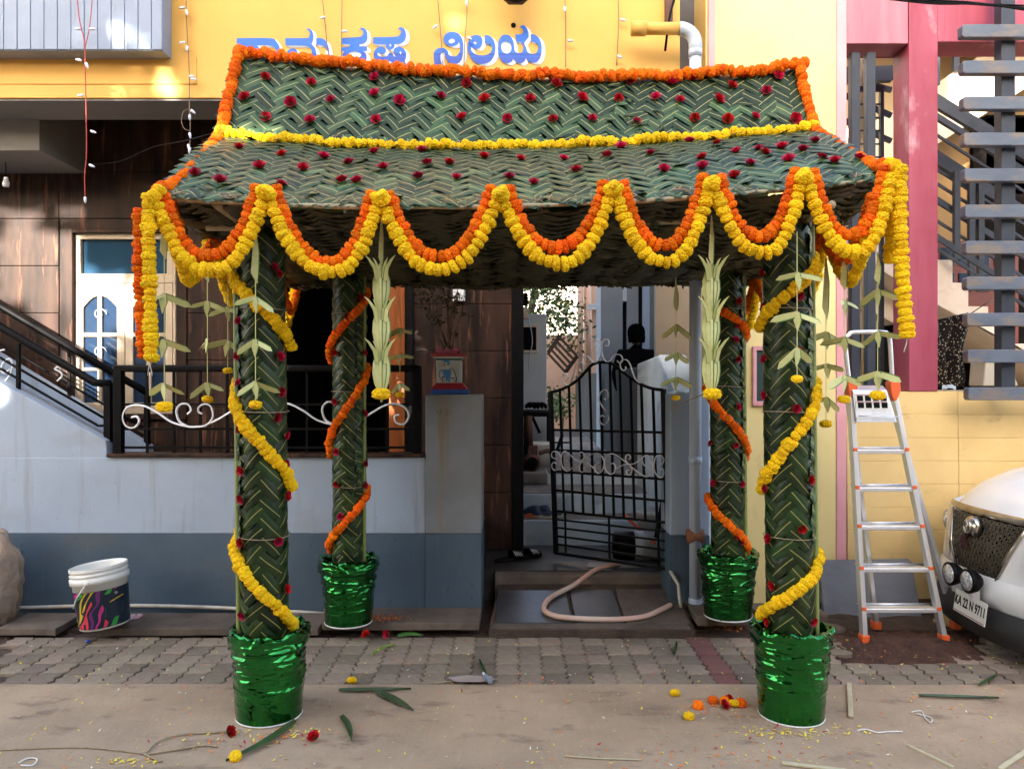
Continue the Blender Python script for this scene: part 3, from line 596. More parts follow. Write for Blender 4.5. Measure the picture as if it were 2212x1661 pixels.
# black stair railings (two lines of diagonal flats)
def diag(a, c, Y, w, h, nm='stair_bar'): return N(nm, MB().bar(P(*a,Y), P(*c,Y), w, h, up=(0,0,1)), m_steel)
for (a,c,Y,w,h) in (((1990,200),(2260,362),6.9,.05,.11),((1990,232),(2260,400),6.9,.04,.05),((1990,270),(2260,445),6.9,.02,.022),((1990,305),(2260,480),6.9,.02,.022),((1990,322),(2260,492),6.8,.05,.10),((1990,345),(2260,515),6.8,.02,.022),
                   ((1990,375),(2260,548),6.8,.02,.022),((1990,410),(2260,585),6.8,.03,.05),((1990,455),(2260,630),6.8,.02,.022),((1990,490),(2260,665),6.5,.03,.045),((1990,515),(2260,690),6.5,.02,.022)): diag(a,c,Y,w,h)
for (x,ya,yb2) in ((2066,370,560),(2098,385,600),(2118,395,620),(2064,120,155),(2022,110,185)): N('stair_post', MB().box((P(x,0,6.75).x-.025,6.73,P(0,yb2,6.75).z),(P(x,0,6.75).x+.025,6.77,P(0,ya,6.75).z)), m_steel)
# left opening: two full-height steel posts and a small grille gate behind
for (xa,xc) in ((1848,1867),(1882,1901)): N('steel_post', MB().box((nx(xa),YN+.06,zpl),(nx(xc),YN+.12,nz(104))), m_steel, .004)
gy = 5.75
gf = N('grille', MB().box((P(1838,0,gy).x,gy,P(0,840,gy).z),(P(1846,0,gy).x,gy+.03,P(0,185,gy).z)).box((P(1902,0,gy).x,gy,P(0,840,gy).z),(P(1910,0,gy).x,gy+.03,P(0,185,gy).z)).box((P(1838,0,gy).x,gy+.001,P(0,196,gy).z),(P(1910,0,gy).x,gy+.029,P(0,186,gy).z)), m_steel)
for y in (224,253,281,310,338,366): N('grille_bar', MB().box((P(1846,0,gy).x,gy+.008,P(0,y+1.5,gy).z),(P(1902,0,gy).x,gy+.022,P(0,y-1.5,gy).z)), m_steel, 0, gf)
N('stair_beam', MB().bar(P(1800,166,6.2), P(1925,160,6.2), .06, .12), m_steel)
for a,c in (((1800,165),(1925,105)),((1800,195),(1925,250)),((1800,250),(1925,305)),((1800,160),(1925,195))): N('stair_bar', MB().bar(P(*a,6.3), P(*c,6.3), .03, .04), m_steel)
N('side_flight', MB().prism([P(1790,540,6.9),P(1935,640,6.9),P(1935,700,6.9),P(1790,620,6.9)], (0,.2,0)), m_stairw)
N('dark_recess', MB().box((P(1800,0,6.95).x,6.9,zpl),(P(1940,0,6.95).x,6.95,P(0,715,6.9).z)), m_dark)
random.seed(21)
bs_ = thing('bamboo_sticks', (P(1875,500,6.0)), 'dry sticks standing behind the black posts of the magenta porch', 'sticks')
for k in range(5): MB().tube(crom([P(1868+rn(-16,16),110,6.0),P(1868+rn(-14,14),230,6.0),P(1872+rn(-12,12),370,6.0),P(1872+rn(-12,12),840,6.0)],4), rn(.008,.016), 5).build('stick', m_stem, bs_)
# speckled cloth hanging by the pillar
m_cloth = mat('black speckled cloth', (.008,.008,.009), rough=.95)
nt = m_cloth.node_tree; vo = nt.nodes.new('ShaderNodeTexVoronoi'); vo.inputs['Scale'].default_value = 55; tcn = nt.nodes.new('ShaderNodeTexCoord'); nt.links.new(tcn.outputs['Object'], vo.inputs['Vector'])
rr_ = nt.nodes.new('ShaderNodeMath'); rr_.operation = 'LESS_THAN'; rr_.inputs[1].default_value = .27; nt.links.new(vo.outputs['Distance'], rr_.inputs[0])
mx = nt.nodes.new('ShaderNodeMix'); mx.data_type = 'RGBA'; mx.inputs[6].default_value = (.008,.008,.009,1); mx.inputs[7].default_value = (.55,.50,.40,1); nt.links.new(rr_.outputs[0], mx.inputs[0]); nt.links.new(mx.outputs[2], nt.nodes['Principled BSDF'].inputs['Base Color'])
def cl(u, v):
    y = 690+145*v-16*u*(1-v); x = 2026+66*u*(1-.25*v)+4*math.sin(v*9)
    p = P(x,y,5.62); p.y += .03*math.sin(u*14+v*2)+.02*math.sin(u*5); return p
ck = MB().grid(cl, 26, 20).build('hanging_cloth', m_cloth, label='black cloth with pale specks hanging beside the magenta pillar', cat='cloth')
ck.modifiers.new('s','SOLIDIFY').thickness = .004
MB().tube([P(2085,685,5.62),P(2130,655,5.7),P(2165,640,5.9)], .004, 5).build('cloth_line', m_black, label='dark cord holding up the speckled cloth', cat='cord')
MB().grid(lambda u,v: P(2035+30*u, 833+8*v-3*math.sin(u*3.1), 5.36-.1*v)+Vector((0,0,.012*noise.noise(Vector((u*5,v*4,0))))), 10, 6).build('rag', mat('pale blue rag',(.42,.52,.60),rough=.9), label='crumpled pale blue rag on the ledge beside the magenta pillar', cat='rag')
# weathered steel treads on a post
tr = thing('steel_screen', P(2165,862,5.1), 'post with weathered blue grey steel treads stacked at the right edge', 'screen')
ty = [69,147,224,302,379,457,535,612,690,769,850]
for k, y in enumerate(ty):
    x0_ = 2075+1.3*k; a = P(x0_,y+14,5.02); c = P(x0_,y-14,5.02)
    MB().prism([(a.x,5.00,a.z+.012),(a.x+.012,5.00,a.z),(4.4,5.00,a.z),(4.4,5.00,c.z),(a.x+.012,5.00,c.z),(a.x,5.00,c.z-.012)], (0,.06,0)).build('tread', m_steelr, tr, bevel=.005)
MB().box((P(2150,0,5.13).x,5.065,P(0,862,5.13).z),(P(2180,0,5.13).x,5.145,6.5)).build('post', m_steel, tr, bevel=.004)
# cables across the top right corner
for k,(y0,y1,y2) in enumerate(((-2,6,14),(-6,3,20),(2,5,8))):
    MB().tube(crom([P(1880,y0-8,4.6),P(2010,y0+6,4.6),P(2110,y1+4,4.6),P(2240,y2+6,4.6)],6), .006, 5).build('cable', m_black, label=['lowest','middle','thin upper'][k]+' black cable crossing the top right corner', cat='cable', group='cables in the top right corner')
# ---------------------------------------------------------------- gate
GA = Vector(((1442-CX)/F*5.0, 5.0)); GB = Vector(((1190-CX)/F*5.58, 5.58))
gd = (GB-GA); gn = Vector((gd.y, -gd.x)).normalized()
if gn.y > 0: gn = -gn
def GP(x, y, off=0):
    r = Vector(((x-CX)/F, 1.0)); t = (GA.dot(gn)+off)/r.dot(gn); return Vector((r.x*t, t, CAMZ-(y-CY)/F*t))
Z3 = lambda x, y: (1106+x*.1942, 599+y*.1942)
Z4 = lambda x, y: (1106+x*.1942, 898.6+y*.1942)
gate = thing('gate', GP(1441,1227), 'black iron gate with white scrolls standing half open', 'gate')
gup = (gn.x, gn.y, 0)
def gbar(a, c, w=.012, nm='bar', d=.012): return MB().bar(GP(*a), GP(*c), d, w, up=(0,0,1)).build(nm, m_black, gate)
MB().bar(GP(1189,846), GP(1201,1194), .03, .03, up=gup).build('stile', m_black, gate, bevel=.003)
MB().bar(GP(1433,840), GP(1446,1228), .03, .03, up=gup).build('stile', m_black, gate, bevel=.003)
MB().bar(GP(1200,1193), GP(1446,1228), .03, .02).build('rail', m_black, gate)
arch = [(425,1275),(520,1255),(630,1205),(740,1130),(850,1010),(900,965),(960,945),(1070,945),(1120,965),(1190,1020),(1310,1110),(1430,1185),(1560,1235),(1680,1250)]
apx = [Z3(*p) for p in arch]
MB().tube(crom([GP(*p) for p in apx],5), .011, 6).build('top_arch', m_black, gate)
hb = [(150,180),(375,425),(610,700),(820,945),(1050,1185),(1145,1285),(1235,1390),(1330,1490),(1420,1600)]
for k,(l,r) in enumerate(hb):
    a = Z4(435+ (l*.045), l); c = Z4(1690+(r*.04), r); gbar(a, c, .017 if k<5 else .013, 'rail')
def archy(x):
    for (a,b_),(c,d) in zip(apx, apx[1:]):
        if a <= x <= c: return b_+(d-b_)*(x-a)/(c-a)
    return apx[-1][1]
for zx in (540,640,755,870,985,1095,1205,1325,1445,1575):
    xt, _ = Z4(zx-8,0); xb, yb3 = Z4(zx+38, 1050+(zx-450)*.108); gbar((xt, archy(xt)), (xb, yb3), .017, 'bar', .017)
for zx, t, bt in ((590,1050,1525),(1078,1120,1590),(1625,1180,1670)): gbar(Z4(zx,t), Z4(zx+8,bt), .014, 'bar', .015)
SC3 = [[(610,1128),(628,1110),(620,1075),(590,1070),(565,1110),(575,1165),(615,1195),(655,1165),(680,1095),(705,1000),(740,950),(785,945),(808,990),(795,1040),(765,1045),(752,1015)],
 [(825,945),(825,965),(800,970),(782,940),(785,895),(815,875),(850,880),(880,920),(915,945),(955,930),(985,880),(998,800),(990,730),(960,690),(925,695),(910,735),(925,765),(950,760)],
 [(1040,757),(1065,760),(1080,725),(1065,690),(1030,690),(1000,730),(998,810),(1015,890),(1050,935),(1090,925),(1125,875),(1165,855),(1210,865),(1230,910),(1215,945),(1185,945),(1172,925)],
 [(1262,990),(1265,1015),(1240,1035),(1210,1005),(1205,950),(1235,915),(1280,920),(1315,970),(1340,1050),(1375,1130),(1420,1168),(1465,1155),(1495,1100),(1480,1045),(1445,1035),(1415,1065),(1425,1090)],
 [(1025,1345),(1045,1360),(1070,1330),(1065,1270),(1030,1248),(990,1275),(968,1340),(985,1400),(1030,1470),(1070,1530),(1075,1590),(1030,1635),(990,1620),(975,1570),(995,1535),(1030,1545)]]
SC4 = [[(492,465),(478,470),(450,455),(445,410),(475,388),(520,410),(545,470),(530,560),(490,600),(455,585),(445,540),(465,512),(490,525)],
 [(625,495),(640,470),(625,420),(590,388),(560,410),(545,480),(565,570),(610,610),(650,590),(730,520),(830,450),(930,410),(985,430),(1025,500),(1010,590),(965,635),(925,600),(920,545),(945,515),(970,518)],
 [(590,390),(640,420),(700,480),(760,505),(800,470),(795,415),(765,398),(750,425),(765,445)],[(765,510),(830,515),(890,560),(920,590)],[(800,570),(805,600),(780,622),(752,600),(750,550),(775,510)],
 [(1100,530),(1130,525),(1152,570),(1130,630),(1085,640),(1040,590),(1030,500),(1055,435),(1110,415),(1170,440),(1260,505),(1350,580),(1430,640),(1495,672),(1545,640),(1570,560),(1545,470),(1500,432),(1455,455),(1450,500),(1470,545),(1490,545)],
 [(1150,590),(1200,560),(1260,535),(1310,545),(1335,600),(1310,650),(1280,640),(1275,605),(1300,595)],[(1300,478),(1318,460),(1300,425),(1270,440),(1265,490),(1300,530),(1360,525),(1440,470)],
 [(1650,520),(1680,525),(1690,470),(1650,432),(1600,450),(1580,540),(1590,620),(1640,680),(1685,660),(1685,590),(1650,590)]]
for Zf, LS in ((Z3,SC3),(Z4,SC4)):
    for L in LS: MB().tube(crom([GP(*Zf(*p), off=.014) for p in L],6), .0095, 6, flat=.35, up=gup).build('scroll', m_white, gate)
gbar(Z4(505,370), Z4(560,205), .02, 'latch', .016); gbar(Z4(450,292), Z4(635,292), .012, 'latch_bolt')
MB().box((GA.x-.012,4.965,P(0,925,5).z),(GA.x+.05,5.0,P(0,893,5).z)).build('hinge', m_black, gate)
# ---------------------------------------------------------------- passage behind the gate
pw_ = thing('passage_wall', (1.2, 7.0, .66), 'long garden wall along the passage, whitewashed near end, behind the gate', 'wall')
MB().box((1.15,6.93,.6),(1.33,14,1.63)).build('wall', m_darkwall, pw_, bevel=.01)
MB().prism([(1.13,6.94,.0),(1.13,6.94,1.66),(1.13,5.95,1.70),(1.13,5.17,1.34),(1.13,5.17,.0)], (.22,0,0)).build('near_wall', m_limew, pw_, bevel=.02)
# neighbour's side building (grey, with a niche) seen over the wall
sb = thing('side_building', (2.0, 9.5, 0), 'shaded grey building with a tall niche, beyond the passage wall', 'building')
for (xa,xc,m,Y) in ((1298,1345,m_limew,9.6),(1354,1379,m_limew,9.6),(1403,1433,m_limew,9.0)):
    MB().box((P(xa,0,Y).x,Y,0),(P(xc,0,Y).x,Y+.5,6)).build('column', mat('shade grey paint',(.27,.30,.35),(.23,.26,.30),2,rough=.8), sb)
MB().box((P(1345,0,9.6).x,9.6,P(0,650,9.6).z),(P(1354,0,9.6).x,10.1,6)).build('lintel', m_limew, sb)
MB().box((P(1330,0,9.9).x,10.2,0),(P(1600,0,9.9).x,10.4,6)).build('rear_wall', m_dark, sb)
MB().box((P(1433,0,8.9).x,8.9,0),(P(1437,0,8.9).x,9.0,6)).build('downpipe', mat('brown pipe',(.07,.03,.02),rough=.6), sb)
# peach building at the back
pb = thing('peach_building', (1.0, 13.5, 0), 'peach coloured building at the far end of the passage', 'building')
MB().box((P(1262,0,13.6).x,13.6,0),(P(1330,0,13.6).x,14.1,P(0,600,13.6).z+2)).build('wall', m_peach, pb)
MB().box((P(1262,0,13).x,13,P(0,656,13).z),(P(1310,0,13).x,13.59,6)).build('upper_wall', m_peach, pb)
MB().box((P(1180,0,13.9).x,13.9,0),(P(1262,0,13.9).x,14.0,P(0,723,13.9).z)).build('garden_wall', m_peach, pb)
MB().box((P(1040,0,20).x,20,0),(P(1300,0,20).x,20.4,7)).build('far_wall', mat('far sunlit wall',(.55,.45,.36),rough=.9), pb)
for x in (1253,1272): MB().tube([P(x,600,13.0),P(x,812,13.0)], .05, 8).build('downpipe', m_peach, pb)
for k in range(3): MB().bar(P(1268,660+4*k,12.6), P(1299,655+5*k,12.6), .03, .03).build('pipe', m_pvc, pb)
# small outhouse with a louvred window
oh = thing('outhouse', P(1150,880,8.6), 'small whitewashed outhouse with a dark louvred window, left of the gate bars', 'outhouse')
yo = 8.6
MB().box((-.05,yo,.3),(P(1181,0,yo).x,yo+1.0,P(0,678,yo).z)).build('wall', mat('outhouse paint',(.55,.60,.64),(.48,.53,.57),2,rough=.85,bump=.2), oh, bevel=.01)
MB().box((P(1121,0,yo).x,yo-.03,P(0,762,yo).z),(P(1162,0,yo).x,yo-.001,P(0,701,yo).z)).build('window_frame', m_stairw, oh, bevel=.005)
wn_ = MB().box((P(1124,0,yo).x,yo-.036,P(0,756,yo).z),(P(1158,0,yo).x,yo-.031,P(0,707,yo).z)).build('window', m_dark, oh)
for k in range(5): MB().box((P(1124,0,yo).x,yo-.05,P(0,714+k*9,yo).z),(P(1158,0,yo).x,yo-.037,P(0,712+k*9,yo).z)).build('louvre', m_black, wn_)
MB().tube(crom([P(1128,640,8.2),P(1142,690,8.2),P(1150,735,8.3),P(1144,770,8.3),P(1143,795,8.3),P(1146,803,8.3)],5), .006, 5).build('electric_cord', m_pvc, label='grey electric cord with plug hanging in front of the outhouse', cat='cord')
mbx = thing('meter_box', P(1132,690,7.0), 'electric meter box with wires on the wall by the passage entrance', 'meter box')
MB().box((P(1118,0,7).x,6.9,P(0,690,7).z),(P(1127,0,7).x,7.1,P(0,620,7).z)).build('board', m_wood, mbx)
MB().box((P(1127,0,7).x,6.95,P(0,658,7).z),(P(1140,0,7).x,7.1,P(0,634,7).z)).build('meter', m_dark, mbx); MB().box((P(1127,0,7).x,6.95,P(0,688,7).z),(P(1138,0,7).x,7.08,P(0,665,7).z)).build('fuse_box', m_cream, mbx)
# charpoy-like slatted bench tipped up
bn = thing('slatted_bench', P(1215,800,11.5), 'dark slatted bench tipped up at the end of the passage', 'bench')
for k in range(5): MB().bar(P(1183+k*6,762-k*9,11.5), P(1222+k*6,804-k*9,11.5), .05, .035).build('slat', mat('bench wood',(.05,.03,.022),rough=.6) if k==0 else bpy.data.materials['bench wood'], bn)
for a,c in (((1184,762),(1210,724)),((1221,804),(1247,768))): MB().bar(P(*a,11.56), P(*c,11.56), .04, .06).build('rail', bpy.data.materials['bench wood'], bn)
# dark table with clutter, pump motor, concrete block, buckets
tb = thing('work_table', P(1155,940,8.0), 'black table with cluttered top in the shade behind the gate', 'table')
MB().box((.02,7.6,P(0,896,8).z),(P(1188,0,8).x,8.3,P(0,886,8).z)).build('top', m_dark, tb)
for x in (1136,1185):
    for y in (7.65,8.25): MB().box((P(x,0,y).x-.02,y-.02,.6),(P(x,0,y).x+.02,y+.02,P(0,896,8).z)).build('leg', m_black, tb)
MB().bar(P(1150,900,7.8), P(1166,935,7.8), .02, .03).build('brace', m_black, tb)
hp = thing('coiled_cable', P(1160,885,7.9), 'black coiled cable lying on the shaded table', 'cable')
for k in range(4): MB().tube([P(1146+8*k+9*math.cos(t*.5)*1.0, 880-3*abs(math.sin(t*.5))*3, 7.9+.1*math.sin(t*.5)) for t in range(14)], .018, 6).build('loop', m_black, hp)
m_rust = mat('rusty motor', (.13,.055,.03), (.07,.03,.02), 14, rough=.7, bump=.3)
pmv = thing('pump_motor', P(1150,1010,7.1), 'rusty round water pump motor on a concrete block in the passage', 'pump')
c = P(1150,999,7.0)
MB().lathe([(.02,-.02),(.055,-.02),(.06,0),(.075,.01),(.078,.22),(.03,.24)], c, 20, M=Matrix.Rotation(R(-90),4,'X')).build('housing', m_rust, pmv)
MB().lathe([(.0,-.026),(.055,-.026),(.055,-.021)], c, 20, M=Matrix.Rotation(R(-90),4,'X')).build('fan_cover', m_dark, pmv)
MB().box((c.x-.03,c.y+.05,c.z+.07),(c.x+.05,c.y+.15,c.z+.15)).build('terminal_box', m_rust, pmv); MB().tube([c+Vector((-.02,.1,.14)),c+Vector((-.03,.1,.42))], .03, 8).build('pipe', m_rust, pmv)
MB().tube(crom([c+Vector((.06,.08,.08)),c+Vector((.16,.08,.1)),c+Vector((.19,.08,.02)),c+Vector((.19,.08,-.12))],4), .022, 8).build('pipe', m_rust, pmv)
MB().tube([c+Vector((.20,.0,-.10)),c+Vector((.20,.0,-.2))], .024, 8).build('blue_pipe', mat('blue pipe',(.03,.12,.34),rough=.5), pmv)
MB().box((.06,6.9,.571),(P(1181,0,7).x,7.25,P(0,1017,7).z)).build('concrete_block', m_passfl, label='rough concrete block under the rusty pump', cat='block', bevel=.015)
wb = MB().lathe([(.10,0),(.125,.26),(.135,.27),(.135,.29),(.125,.29)], (P(1168,0,7.45).x,7.45,.62), 24).build('bucket', m_bucket, label='ribbed white bucket behind the rusty pump', cat='bucket')
# clogs on the step, orange cloth, sandals
def clog(x, y, z, yaw, nm, label):
    t = thing(nm, (x,y,z), label, 'shoe', 'blue clogs on the passage step'); M = Matrix.Translation((x,y,z))@Matrix.Rotation(yaw,4,'Z')
    mb = MB()
    for k in range(11):
        pass
    def s(u, v):
        l = -.12+.24*v; w = .045*(1-.25*abs(2*v-.95)**2)*(1.0 if .02<v<.98 else .75); h = (.075*math.sin(math.pi*min(1,max(0,(v+.05)/1.15)))**.6 if v > .45 else .05+.02*math.cos(v*6))
        a = math.pi*u; return M @ Vector((w*math.cos(a), l, .018+h*math.sin(a)*(1 if v>.42 else .45)))
    MB().grid(s, 12, 14).build('upper', mat('navy rubber',(.025,.04,.075),rough=.55) if 'navy rubber' not in bpy.data.materials else bpy.data.materials['navy rubber'], t)
    o = [(.048*math.sin(a)*(1 if math.cos(a)>0 else .85), -.125*math.cos(a)) for a in [k*math.pi/10 for k in range(20)]]
    MB().prism([M@Vector((p[0],p[1],.0)) for p in o], (0,0,.022)).build('sole', m_bucket, t); return t
clog(P(1162,0,6.2).x, 6.20, .404, R(70), 'clog', 'dark blue clog on the passage step, left one of the pair')
clog(P(1184,0,6.2).x, 6.22, .404, R(75), 'clog', 'dark blue clog on the passage step, half behind the gate stile')
MB().grid(lambda u,v: Vector((P(1132+26*u,0,6.18).x, 6.13+.12*v, .405+.03*math.sin(math.pi*u)*math.sin(math.pi*v)+.015*noise.noise(Vector((u*6,v*6,0))))), 12, 8).build('orange_rag', mat('orange rag',(.50,.09,.02),rough=.9), label='crumpled orange rag beside the blue clogs', cat='rag')
def sandal(x, y, z, yaw, label):
    t = thing('sandal', (x,y,z), label, 'sandal', 'black sandals at the gate'); M = Matrix.Translation((x,y,z))@Matrix.Rotation(yaw,4,'Z')
    o = [( (.046-.012*math.cos(a))*math.sin(a), .135*-math.cos(a)) for a in [k*math.pi/12 for k in range(24)]]
    MB().prism([M@Vector((p[0],p[1],0)) for p in o], (0,0,.022)).build('sole', m_black, t, bevel=.005)
    def s(u, v): a = math.pi*u; return M@Vector((.052*math.cos(a), .01+.085*v-.02*math.sin(a), .018+(.055-.015*v)*math.sin(a)))
    st = MB().grid(s, 12, 5).build('strap', m_black, t); st.modifiers.new('s','SOLIDIFY').thickness = .004
    for k in range(4):
        MB().tube([M@Vector((.054*math.cos(a), .022+k*.017-.02*math.sin(a), .019+(.058-.004*k)*math.sin(a))) for a in (.35,.55,.8,1.1)], .0035, 4).build('stripe', m_white, st)
sandal(P(1104,0,5.55).x, 5.55, .2, R(-60), 'black sandal by the pier, left one of the pair at the gate')
sandal(P(1140,0,5.62).x, 5.62, .2, R(-50), 'black sandal with white stripes, right one of the pair at the gate')
# cylinder jar lying behind the gate and an orange stick
jr = thing('water_jar', P(1370,1205,5.55), 'black and translucent white jar lying behind the gate', 'jar')
M = Matrix.Translation(P(1330,1178,5.62))@Matrix.Rotation(R(90),4,'Y')@Matrix.Rotation(R(8),4,'Z')
MB().lathe([(.0,-.02),(.085,-.02),(.10,0),(.105,.07),(.105,.13)], (0,0,0), 28, M=M).build('dark_end', m_black, jr)
MB().lathe([(.106,.131),(.108,.2),(.105,.29),(.07,.325),(.035,.34),(.03,.36),(.0,.36)], (0,0,0), 28, M=M).build('body', mat('translucent jar',(.52,.54,.56),rough=.35), jr)
MB().bar(P(1345,1108,5.9), P(1414,1172,5.5), .02, .02).build('orange_stick', m_orangep, label='orange stick leaning behind the gate bars', cat='stick')
MB().bar(P(1436,1060,5.3), P(1418,1160,5.4), .025, .025).build('leaning_pole', m_black, label='dark pole leaning by the gate hinge', cat='pole')
pot = thing('white_pot', P(1398,1150,5.75), 'white plastic pot behind the gate bars', 'pot')
MB().lathe([(.06,0),(.085,.12),(.09,.125),(.09,.14),(.08,.14)], P(1400,1145,5.8), 20).build('body', m_bucket, pot); MB().lathe([(.0,-.01),(.07,-.008),(.072,.008),(.0,.012)], P(1401,1112,5.8), 20, M=Matrix.Rotation(R(70),4,'X')).build('lid', m_bucket, pot)
# hose
MB().tube(crom([P(1338,1217,5.35)+Vector((0,0,.0)),Vector((P(1290,0,5.2).x,5.2,.222)),Vector((P(1240,0,5.02).x,5.04,.155)),Vector((P(1190,0,4.8).x,4.86,.122)),Vector((P(1176,0,4.66).x,4.70,.096)),Vector((P(1200,0,4.57).x,4.61,.082)),Vector((P(1255,0,4.55).x,4.575,.076)),Vector((P(1330,0,4.55).x,4.565,.075)),Vector((P(1390,0,4.6).x,4.60,.08)),Vector((P(1430,0,4.68).x,4.70,.094)),Vector((P(1449,0,4.75).x,4.76,.104))],8), .0165, 10
  ).build('garden_hose', mat('pinkish hose', (.62,.50,.40),(.58,.30,.22),2.0,rough=.45), label='thick pale pink hose curling over the entrance ramp', cat='hose')
# person beyond the wall
pr = thing('person', P(1372,1000,8.6).xy.to_3d()+Vector((0,0,.4)), 'person in dark clothes standing beyond the passage wall, seen from behind', 'person')
fx, fy, fz = P(1374,0,8.6).x, 8.6, .45
def person():
    me = bpy.data.meshes.new('body'); 
    V = [(0,0,.88),(0,0,1.10),(0,0,1.30),(0,.0,1.40),(0,.02,1.47),(.17,0,1.36),(.24,-.02,1.12),(.26,-.12,.95),(.27,-.2,.86),(-.17,0,1.36),(-.24,-.02,1.12),(-.22,-.14,.97),(-.20,-.24,.95),(.10,0,.84),(.11,-.02,.48),(.11,.02,.09),(.11,-.12,.04),(-.10,0,.84),(-.11,.0,.48),(-.11,.05,.09),(-.11,-.09,.04)]
    E = [(0,1),(1,2),(2,3),(3,4),(2,5),(5,6),(6,7),(7,8),(2,9),(9,10),(10,11),(11,12),(0,13),(13,14),(14,15),(15,16),(0,17),(17,18),(18,19),(19,20)]
    rad = [.16,.145,.16,.075,.055,.07,.048,.036,.03,.07,.048,.036,.03,.10,.062,.042,.035,.10,.062,.042,.035]
    me.from_pydata([(fx+x, fy+y, fz+z) for x,y,z in V], E, [])
    o = bpy.data.objects.new('body', me); col.objects.link(o); o.modifiers.new('k','SKIN'); sk = me.skin_vertices[0].data
    for i, r in enumerate(rad): sk[i].radius = (r, r*(.72 if i < 3 else 1))
    sk[0].use_root = True; o.modifiers.new('s','SUBSURF').levels = 1
    dg = bpy.context.evaluated_depsgraph_get(); m2 = bpy.data.meshes.new_from_object(o.evaluated_get(dg)); bpy.data.objects.remove(o); m2.materials.clear()
    m2.materials.append(mat('dark clothes',(.008,.007,.009),rough=1,spec=0)); m2.name = 'body'; link('body', m2, pr)
person()
skin = mat('skin in shade',(.10,.05,.03),rough=.6); hair = mat('black hair',(.003,.003,.003),rough=1,spec=0)
hc = Vector((fx,fy,fz+1.57))
def head(u, v):
    a = 2*math.pi*u; t = math.pi*v; r = Vector((.075*math.sin(t)*math.cos(a), .092*math.sin(t)*math.sin(a), .115*math.cos(t)))
    if math.sin(a) > .2: r.z -= .012*math.sin(t); r.y *= 1.04
    if r.z < -.04: r.x *= .86
    return hc+r
hd = MB().grid(head, 20, 14).build('head', skin, pr)
MB().lathe([(.001,0),(.014,.01),(.012,.03),(.004,.045)], hc+Vector((0,.088,-.03)), 8).build('nose', skin, hd)
for s in (-1,1): MB().lathe([(.001,-.03),(.012,-.015),(.016,.01),(.001,.03)], hc+Vector((s*.076,0,-.01)), 8).build('ear', skin, hd)
MB().grid(lambda u,v: hc+Vector((.100*math.sin(math.pi*v*.62)*math.cos(2*math.pi*u), -.012+.100*math.sin(math.pi*v*.62)*math.sin(2*math.pi*u), .008+.122*math.cos(math.pi*v*.62)-(.05 if math.sin(2*math.pi*u)<0 else -.03)*v))*1.0, 22, 10).build('hair', hair, pr)
# ---------------------------------------------------------------- palm-leaf canopy
W = .055
def leaf_mesh(name, L, w, bend=0.0, ang=0.0, arch=.008, mats=None, seed=0, tip=False):
    # bend: curvature of the surface along the direction at angle -ang to local X
    random.seed(seed); mb = MB(); nl = 6; ys = (-.5,-.27,-.032,.032,.27,.5); tw = rn(-.10,.10); ph = rn(0,6)
    def f(i, j):
        l = -.5+i/nl; yy = ys[j]
        k = 1.0
        if tip and l > 0: k = max(.03, 1-(l/.5)**1.3)
        x = l*L; y = yy*w*k + .05*w*math.sin(l*3+ph)
        z = arch*(1-(2*l)**2)-.35*arch + .0035*(1-abs(2*yy))*1.0 - .0015*(abs(yy)<.06) + tw*yy*w*.5 + .0012*math.sin(l*9+ph+yy*5)
        if bend: d = x*math.cos(ang)-y*math.sin(ang); z -= d*d*bend/2
        return (x, y, z)
    vs = [f(i,j) for i in range(nl+1) for j in range(6)]
    for j in range(5):
        mb.add(vs, [(i*6+j, (i+1)*6+j, (i+1)*6+j+1, i*6+j+1) for i in range(nl)], 1 if j == 2 else 0, True)
    me = mb.mesh(name, mats or [m_leaf, m_rib]); return me
TH = R(40)
roofA = [leaf_mesh('leaf', W*2.35, W*.95, seed=s, arch=.0045) for s in range(7)]
roofT = [leaf_mesh('leaf', W*2.6, W*1.0, seed=s+9, tip=True, arch=.004) for s in range(3)]
RP = .099; WP = .058
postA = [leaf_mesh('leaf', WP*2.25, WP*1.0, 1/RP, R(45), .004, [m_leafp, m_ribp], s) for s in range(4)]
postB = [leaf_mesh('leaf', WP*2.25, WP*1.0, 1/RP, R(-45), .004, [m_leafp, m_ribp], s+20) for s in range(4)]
def lattice(L, Hh, w, th):
    a = Vector((math.cos(th), math.sin(th)))*w*1.0; b_ = Vector((-math.cos(th), math.sin(th)))*w
    n = int((L+Hh)/w)+6; out = []
    for i in range(-n, n):
        for j in range(-n, n):
            k = (i-j) % 4
            if k == 0: c = a*(i+1)+b_*(j+.5); d = a
            elif k == 3: c = a*(i+.5)+b_*(j+1); d = b_
            else: continue
            if -.2*w < c.x < L+.2*w and .0 < c.y < Hh: out.append((c, d.normalized(), k == 0))
    return out
def bulk(name, items, parent, mats):          # many leaves joined into one mesh
    mb = MB()
    for me, M in items:
        o = len(mb.v); mb.v += [tuple(M @ v.co) for v in me.vertices]
        for p in me.polygons: mb.f.append([o+i for i in p.vertices]); mb.m.append(p.material_index); mb.sm.append(True)
    return mb.build(name, mats, parent, kind='stuff')
